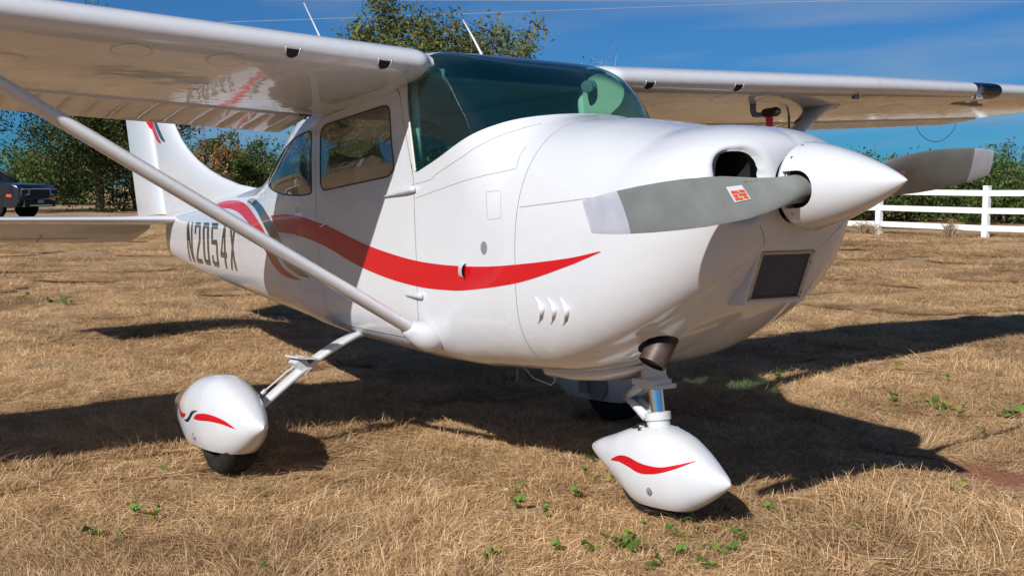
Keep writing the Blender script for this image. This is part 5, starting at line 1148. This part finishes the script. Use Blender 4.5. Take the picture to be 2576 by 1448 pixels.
# nose wheel
NP_, NG = pod('nose_wheel_fairing', 26.0, -6.4, [(0, 7.6), (.01, 8.0), (.08, 9.5), (.2, 12.0), (.34, 14.1), (.48, 14.9), (.6, 14.4), (.8, 12.3), (.97, 10.3), (.995, 9.8), (1, 9.2)], [(0, 7.3), (.01, 6.9), (.08, 5.2), (.2, 2.8), (.32, 1.1), (.46, .7), (.58, 1.1), (.7, 3.4), (.85, 6.1), (.97, 8.0), (.995, 8.6), (1, 9.1)], [(0, .02), (.01, .45), (.08, 1.9), (.2, 3.6), (.34, 4.9), (.5, 5.4), (.64, 5.0), (.8, 3.9), (.97, 1.9), (.995, 1.3), (1, .02)], 0, cut=lambda G: G[..., 2]-1.9)
tyre('nose_tyre', (8.6, 0, 7.4), 7.6, 5.0)
for sd_ in (-1, 1):
    pod_decal('red_swoosh', NG, 0, sd_, np.vstack([smooth_line([(2.4, 8.4), (5.2, 9.6), (8.0, 9.8), (11.5, 9.2), (15, 9.1), (18, 9.8), (21.6, 11.0)], 6), smooth_line([(21.5, 10.95), (18, 9.2), (14.5, 8.0), (11, 7.6), (8.2, 8.2), (5.4, 8.6)], 6)]), RED, NP_)
    c = pod_point(NG, (0, sd_), 12.5, 5.2); pm('axle_bolt', *(lambda b: (b.V, b.F))(MB()._lathe(c+[0, sd_*-.1, 0], np.array([0, sd_*1., 0]), [(0, .62), (.25, .6), (.25, .3), (.5, .3)], 12)), GREYM, NP_, smooth=False)
SA = np.array([-.13, 0, 1.]); SA /= np.linalg.norm(SA); S0 = np.array([9.9, 0, 13.6])
NS = pm('nose_strut_piston', *(lambda b: (b.V, b.F))(MB()._lathe(S0, SA, [(1.5, 1.25), (9, 1.25)], 28)), CHROME, auto=50)
pm('strut_collar', *(lambda b: (b.V, b.F))(MB()._lathe(S0, SA, [(-.6, 2.9), (.2, 2.3), (.5, 2.1), (.9, 1.95), (1.9, 1.9), (2.0, 2.2), (3.2, 2.2), (3.3, 1.6)], 28)), WHITE2, NS, auto=40)
pm('strut_upper_collar', *(lambda b: (b.V, b.F))(MB()._lathe(S0, SA, [(7.2, 1.8), (7.3, 2.3), (8.6, 2.35), (9.2, 2.1), (12, 2.1)], 28).box(S0+SA*8.3+[-.2, -.4, 0], (2.5, 2.1, .5)).box(S0+SA*7.6+[.4, .3, 0], (2.1, 2.2, .35))), WHITE2, NS, smooth=False)
kn = np.array([2.6, 0, 18.6])
for a_, nm in ((S0+SA*7.9+[-1.4, 0, 0], 'torque_link'), (S0+SA*2.4+[-1.3, 0, 0], 'torque_link')):
    b = MB()
    for sy_ in (-1, 1): b.tube([a_+[0, sy_*1.3, 0], a_*.5+kn*.5+[0, sy_*.95, 0], kn+[0, sy_*.5, 0]], [.85, .72, .62], 8)
    pm(nm, b.V, b.F, WHITE2, NS)
pm('torque_link_bolt', *(lambda b: (b.V, b.F))(MB().tube([kn-[0, 1.5, 0], kn+[0, 1.5, 0]], .32, 8)), GREYM, NS)
pm('fork_lug', *(lambda b: (b.V, b.F))(MB().box(S0+[0, 0, .3], (2.0, 2.5, .5)).box(S0+[-1.9, 0, .2], (.6, 2.2, .8))), WHITE2, NS, smooth=False)
for sy_ in (-1, 1): pm('fork_bolt', *(lambda b: (b.V, b.F))(MB().tube([S0+[-1.6, sy_*2.0, .5], S0+[-1.6, sy_*3.0, .5]], .42, 6)), STEEL, NS, smooth=False)
# drain lines under the belly
pm('drain_line', *(lambda b: (b.V, b.F))(MB().tube([(-24, -4, 22.6), (-20, -4, 20.2), (-14.5, -4, 19.4), (-13.4, -4, 20.2), (-13.2, -4, 23)], .08, 6)), CREAM)
pm('drain_line', *(lambda b: (b.V, b.F))(MB().tube([(-18, -9, 23), (-18, -9, 20.4)], .12, 6)), GREYM)
# ---- tail
def airfoil_ring(le, te, th, ax, n=26):
    le = np.array(le, float); te = np.array(te, float); ax = np.array(ax, float); c = (1-np.cos(np.linspace(0, math.pi, n)))/2
    yt = 5*th*(.2969*np.sqrt(c)-.126*c-.3516*c*c+.2843*c**3-.1036*c**4)
    return np.vstack([le+(te-le)*c[:, None]+ax*yt[:, None], (le+(te-le)*c[:, None]-ax*yt[:, None])[::-1][1:-1]])
def loft_rings(name, rings, mat, parent=PLANE, auto=50):
    rings = np.array(rings); a, b2 = rings.shape[:2]; V = rings.reshape(-1, 3)
    F = [(i*b2+j, i*b2+(j+1) % b2, (i+1)*b2+(j+1) % b2, (i+1)*b2+j) for i in range(a-1) for j in range(b2)]+[tuple(range(b2)), tuple((a-1)*b2+j for j in range(b2))]
    return pm(name, V, F, mat, parent, auto=auto)
fin_le = pchip([58, 61.5, 63, 67, 73.5, 81, 86.4, 91, 108], [-150, -156, -168, -188.5, -209.7, -224.8, -231.7, -236.3, -251])
def hinge(z): return -245-(z-57)*.42
def rud_te(z): return -278.3-(z-57.2)*.32
zs = [56, 58, 60, 62, 64, 67, 70, 74, 78, 82, 86, 90, 95, 100, 105, 107]
FIN = loft_rings('vertical_fin', [airfoil_ring((float(fin_le(z)), 0, z), (hinge(z), 0, z), 3.3*float(np.interp(z, [56, 107], [1, .7])), (0, 1, 0)) for z in zs], WHITE)
loft_rings('rudder', [airfoil_ring((hinge(z)-.35, 0, z), (rud_te(z), 0, z), 2.4, (0, 1, 0)) for z in [57.5, 65, 75, 85, 95, 107]], WHITE, auto=50)
def fin_decal(name, poly, mat):
    P = np.array(poly); xs = np.arange(P[:, 0].min()-1, P[:, 0].max()+1, .4); zz = np.arange(P[:, 1].min()-1, P[:, 1].max()+1, .4); A, B = np.meshgrid(xs, zz, indexing='ij')
    for s_ in (-1, 1):
        le = fin_le(B); te = hinge(B); c = np.clip((A-le)/(te-le), 0, 1); th = 3.3*np.interp(B, [56, 107], [1, .7]); yt = 5*th*(.2969*np.sqrt(c)-.126*c-.3516*c*c+.2843*c**3-.1036*c**4)
        cr_ = np.clip((A-hinge(B))/(rud_te(B)-hinge(B)), 0, 1); yr = 5*2.4*(.2969*np.sqrt(cr_)-.126*cr_-.3516*cr_**2+.2843*cr_**3-.1036*cr_**4); y = np.where(A < te, yr, yt)+.09
        V, F = clip(np.stack([A, s_*y, B], -1), -sdf(P, A, B), flip=s_ < 0); pm(name, V, F, mat, FIN, weld=True)
fin_decal('red_stripe', np.vstack([smooth_line([(-282, 105.5), (-274, 100), (-265.7, 94.2), (-256.4, 86.8), (-249.6, 82.9), (-245.2, 82.0)], 5), smooth_line([(-245.0, 82.3), (-250.5, 86.2), (-256.0, 91.0), (-262, 95.6), (-271, 103), (-274, 105.5)], 5)]), RED)
fin_decal('navy_stripe', np.vstack([smooth_line([(-271, 105.5), (-264, 99.2), (-256.7, 92.7), (-250.4, 87.3), (-244.5, 83.3), (-239.6, 82.0)], 5), smooth_line([(-239.3, 82.2), (-244.2, 85.7), (-250.0, 90.5), (-257, 96.4), (-264, 103), (-266.5, 105.5)], 5)]), NAVY)
for sd_ in (-1, 1):
    ys = [2.5, 6, 12, 25, 40, 55, 66, 69, 70.2]
    sc = [1, 1, 1, 1, 1, 1, .98, .8, .4]
    STB = loft_rings('horizontal_stabilizer', [airfoil_ring((-221-.02*(y-5), sd_*y, 55.0+.003*y), (-246, sd_*y, 54.6+.003*y), 3.0*k*(1-.004*y), (0, 0, 1)) for y, k in zip(ys, sc)], WHITE)
    dr = math.radians(27); rg = []; e = []
    ys2 = np.concatenate([[5.0], np.arange(9.0, 70.1, .8)])
    for y in ys2:
        ch = (6.5 if y < 6 else 14.5-.03*y); ph = ((y-9) % 5.0)/5.0; rg.append(airfoil_ring((-246.4, sd_*y, 54.5+.003*y), (-246.4-ch*math.cos(dr), sd_*y, 54.5-ch*math.sin(dr)), 1.35+.16*max(0, 1-abs(ph-.5)/.15), (0, 0, 1), 14))
    EL_ = loft_rings('elevator', rg, WHITE, auto=35)
    if sd_ < 0:
        pm('trim_tab_seam', *(lambda b: (b.V, b.F))(MB().tube([(-255.0, -24, 49.35), (-255.0, -60, 49.5)], .12, 5)), SEAM, EL_)
        pm('trim_tab_link', *(lambda b: (b.V, b.F))(MB().tube([(-250.5, -40, 50.6), (-254.5, -41, 48.6)], .22, 6)), SEAM, EL_)
# ---- antennas on the roof
for (x, z, x1, z1) in ((-40, 81.6, -47.9, 90.7), (-72, 80.2, -90, 100.3)):
    y = 0 if x > -60 else -16
    b = MB().tube([(x, y, z-.4), ((x+x1)/2, y, (z+z1)/2), (x1, y, z1)], [.30, .24, .16], 8); pm('whip_antenna', b.V, b.F, WHITE2)
# ---- cabin fittings
def seat(x, y, w_):
    b = MB().box((x, y, 36), (9, w_, 3.2)); ST_ = pm('cabin_seat', b.V, b.F, TAN, FUS, smooth=False)
    Ry = np.array([[math.cos(.2), 0, -math.sin(.2)], [0, 1, 0], [math.sin(.2), 0, math.cos(.2)]])
    b = MB().box((x-11.5, y, 49), (2.4, w_, 12.5), Ry).box((x-14, y, 63), (1.6, w_*.5, 3), Ry); return pm('seat_back', b.V, b.F, TAN, FUS, smooth=False)
seat(-48, -9.5, 8); seat(-48, 9.5, 8); seat(-82, 0, 16)
pm('cabin_floor', *(lambda b: (b.V, b.F))(MB().box((-56, 0, 31.5), (34, 15, .5))), TAN, FUS, smooth=False)
b = MB(); V = []
for y in np.linspace(-19.5, 19.5, 21):
    e = 1-(abs(y)/19.5)**2.5
    V += [(-15-9*(1-e), y, 60.8+2.6*e), (-22, y, 60.8+2.2*e), (-24, y, 59.5+1.6*e), (-24, y, 46)]
b.add(V, [(4*i+j, 4*i+j+1, 4*i+j+5, 4*i+j+4) for i in range(20) for j in range(3)])
PNL = pm('instrument_panel', b.V, b.F, DASH, FUS)
for y in (-9.5, 9.5):
    b = MB().tube([(-24, y, 53), (-31, y, 54)], .5, 8).tube([(-31, y+5.5*math.cos(t), 54+3.6*math.sin(t)) for t in np.linspace(-.4, math.pi+.4, 16)], .45, 6).tube([(-31, y-4, 54), (-31, y+4, 54)], .5, 6); pm('control_yoke', b.V, b.F, DASH, PNL)
for sd_ in (-1, 1):
    b = MB()._lathe(np.array([-30.0, sd_*18.6, 76.2]), np.array([.55, -sd_*.8, -.15]), [(0, 1.4), (1.2, 1.4), (1.25, 1.15), (1.9, 1.15), (2.0, 1.3), (2.6, 1.2), (2.7, .4)], 20); pm('cabin_air_vent', b.V, b.F, GREYM, FUS, auto=40)
PTR = smooth_poly([(-27.5, 59), (-29.0, 59.5), (-30.2, 63), (-31.5, 67), (-34.2, 71), (-35, 76), (-30, 78.4), (-23.5, 77.6), (-20.6, 75), (-21.5, 72), (-25.6, 69.6), (-27.6, 66)], 5)
A_, B_ = np.meshgrid(np.arange(-36, -19, .5), np.arange(58, 80, .5), indexing='ij')
for yo in (19.4,):
    V, F = clip(np.stack([A_, np.minimum(yo, halfwidth(A_, B_)-.8), B_], -1), -sdf(PTR, A_, B_)); pm('door_post_trim', V, F, TRIMC, FUS)
pm('headliner', *(lambda b: (b.V, b.F))(MB().box((-60, 0, 76.2), (26, 19, .4))), HEADL, FUS, smooth=False)
for sd_ in (-1, 1): b = MB().tube([(-32.6, sd_*19.8, 57), (-34.6, sd_*19.8, 76)], .9, 8); pm('cabin_post', b.V, b.F, CREAM, FUS)
b = MB().tube([(-25.5, -15.5, 77.2), (-13.5, -16.5, 64.0)], .25, 6); 
# pitot cover with streamer: hangs on the pitot, a thing of its own
Rm = np.array((R2 @ R1)); pc = Rm@(np.array(PITOT)*IN)
PC = thing('pitot_cover', 'dark pitot tube cover with a red streamer hanging under the far wing', 'pitot cover', tuple(pc))
mesh('cover_sleeve', np.array(MB()._lathe(np.array([-.075, 0, 0]), np.array([1., 0, .05]), [(0, .020), (.01, .026), (.10, .027), (.118, .018)], 16).V), MB()._lathe(np.array([-.075, 0, 0]), np.array([1., 0, .05]), [(0, .020), (.01, .026), (.10, .027), (.118, .018)], 16).F, principled('maroon_vinyl', (.035, .012, .014), .6), PC)
V = []; k = 14
for i in range(k):
    t = i/(k-1); V += [(-.035-.02*t+.012*math.sin(5*t), -.026, -.022-.34*t), (-.035-.02*t+.012*math.sin(5*t+.4), .030, -.022-.34*t)]
mesh('red_streamer', V, [(2*i, 2*i+1, 2*i+3, 2*i+2) for i in range(k-1)], principled('red_ribbon', (.75, .02, .04), .6), PC)
V = []
for i in range(3):
    t = .24+.10*i; V += [(-.035-.02*t+.012*math.sin(5*t)+.003, -.020, -.022-.34*t), (-.035-.02*t+.012*math.sin(5*t+.4)+.003, .024, -.022-.34*t)]
mesh('streamer_print', V, [(0, 1, 3, 2), (2, 3, 5, 4)], STICK, PC)
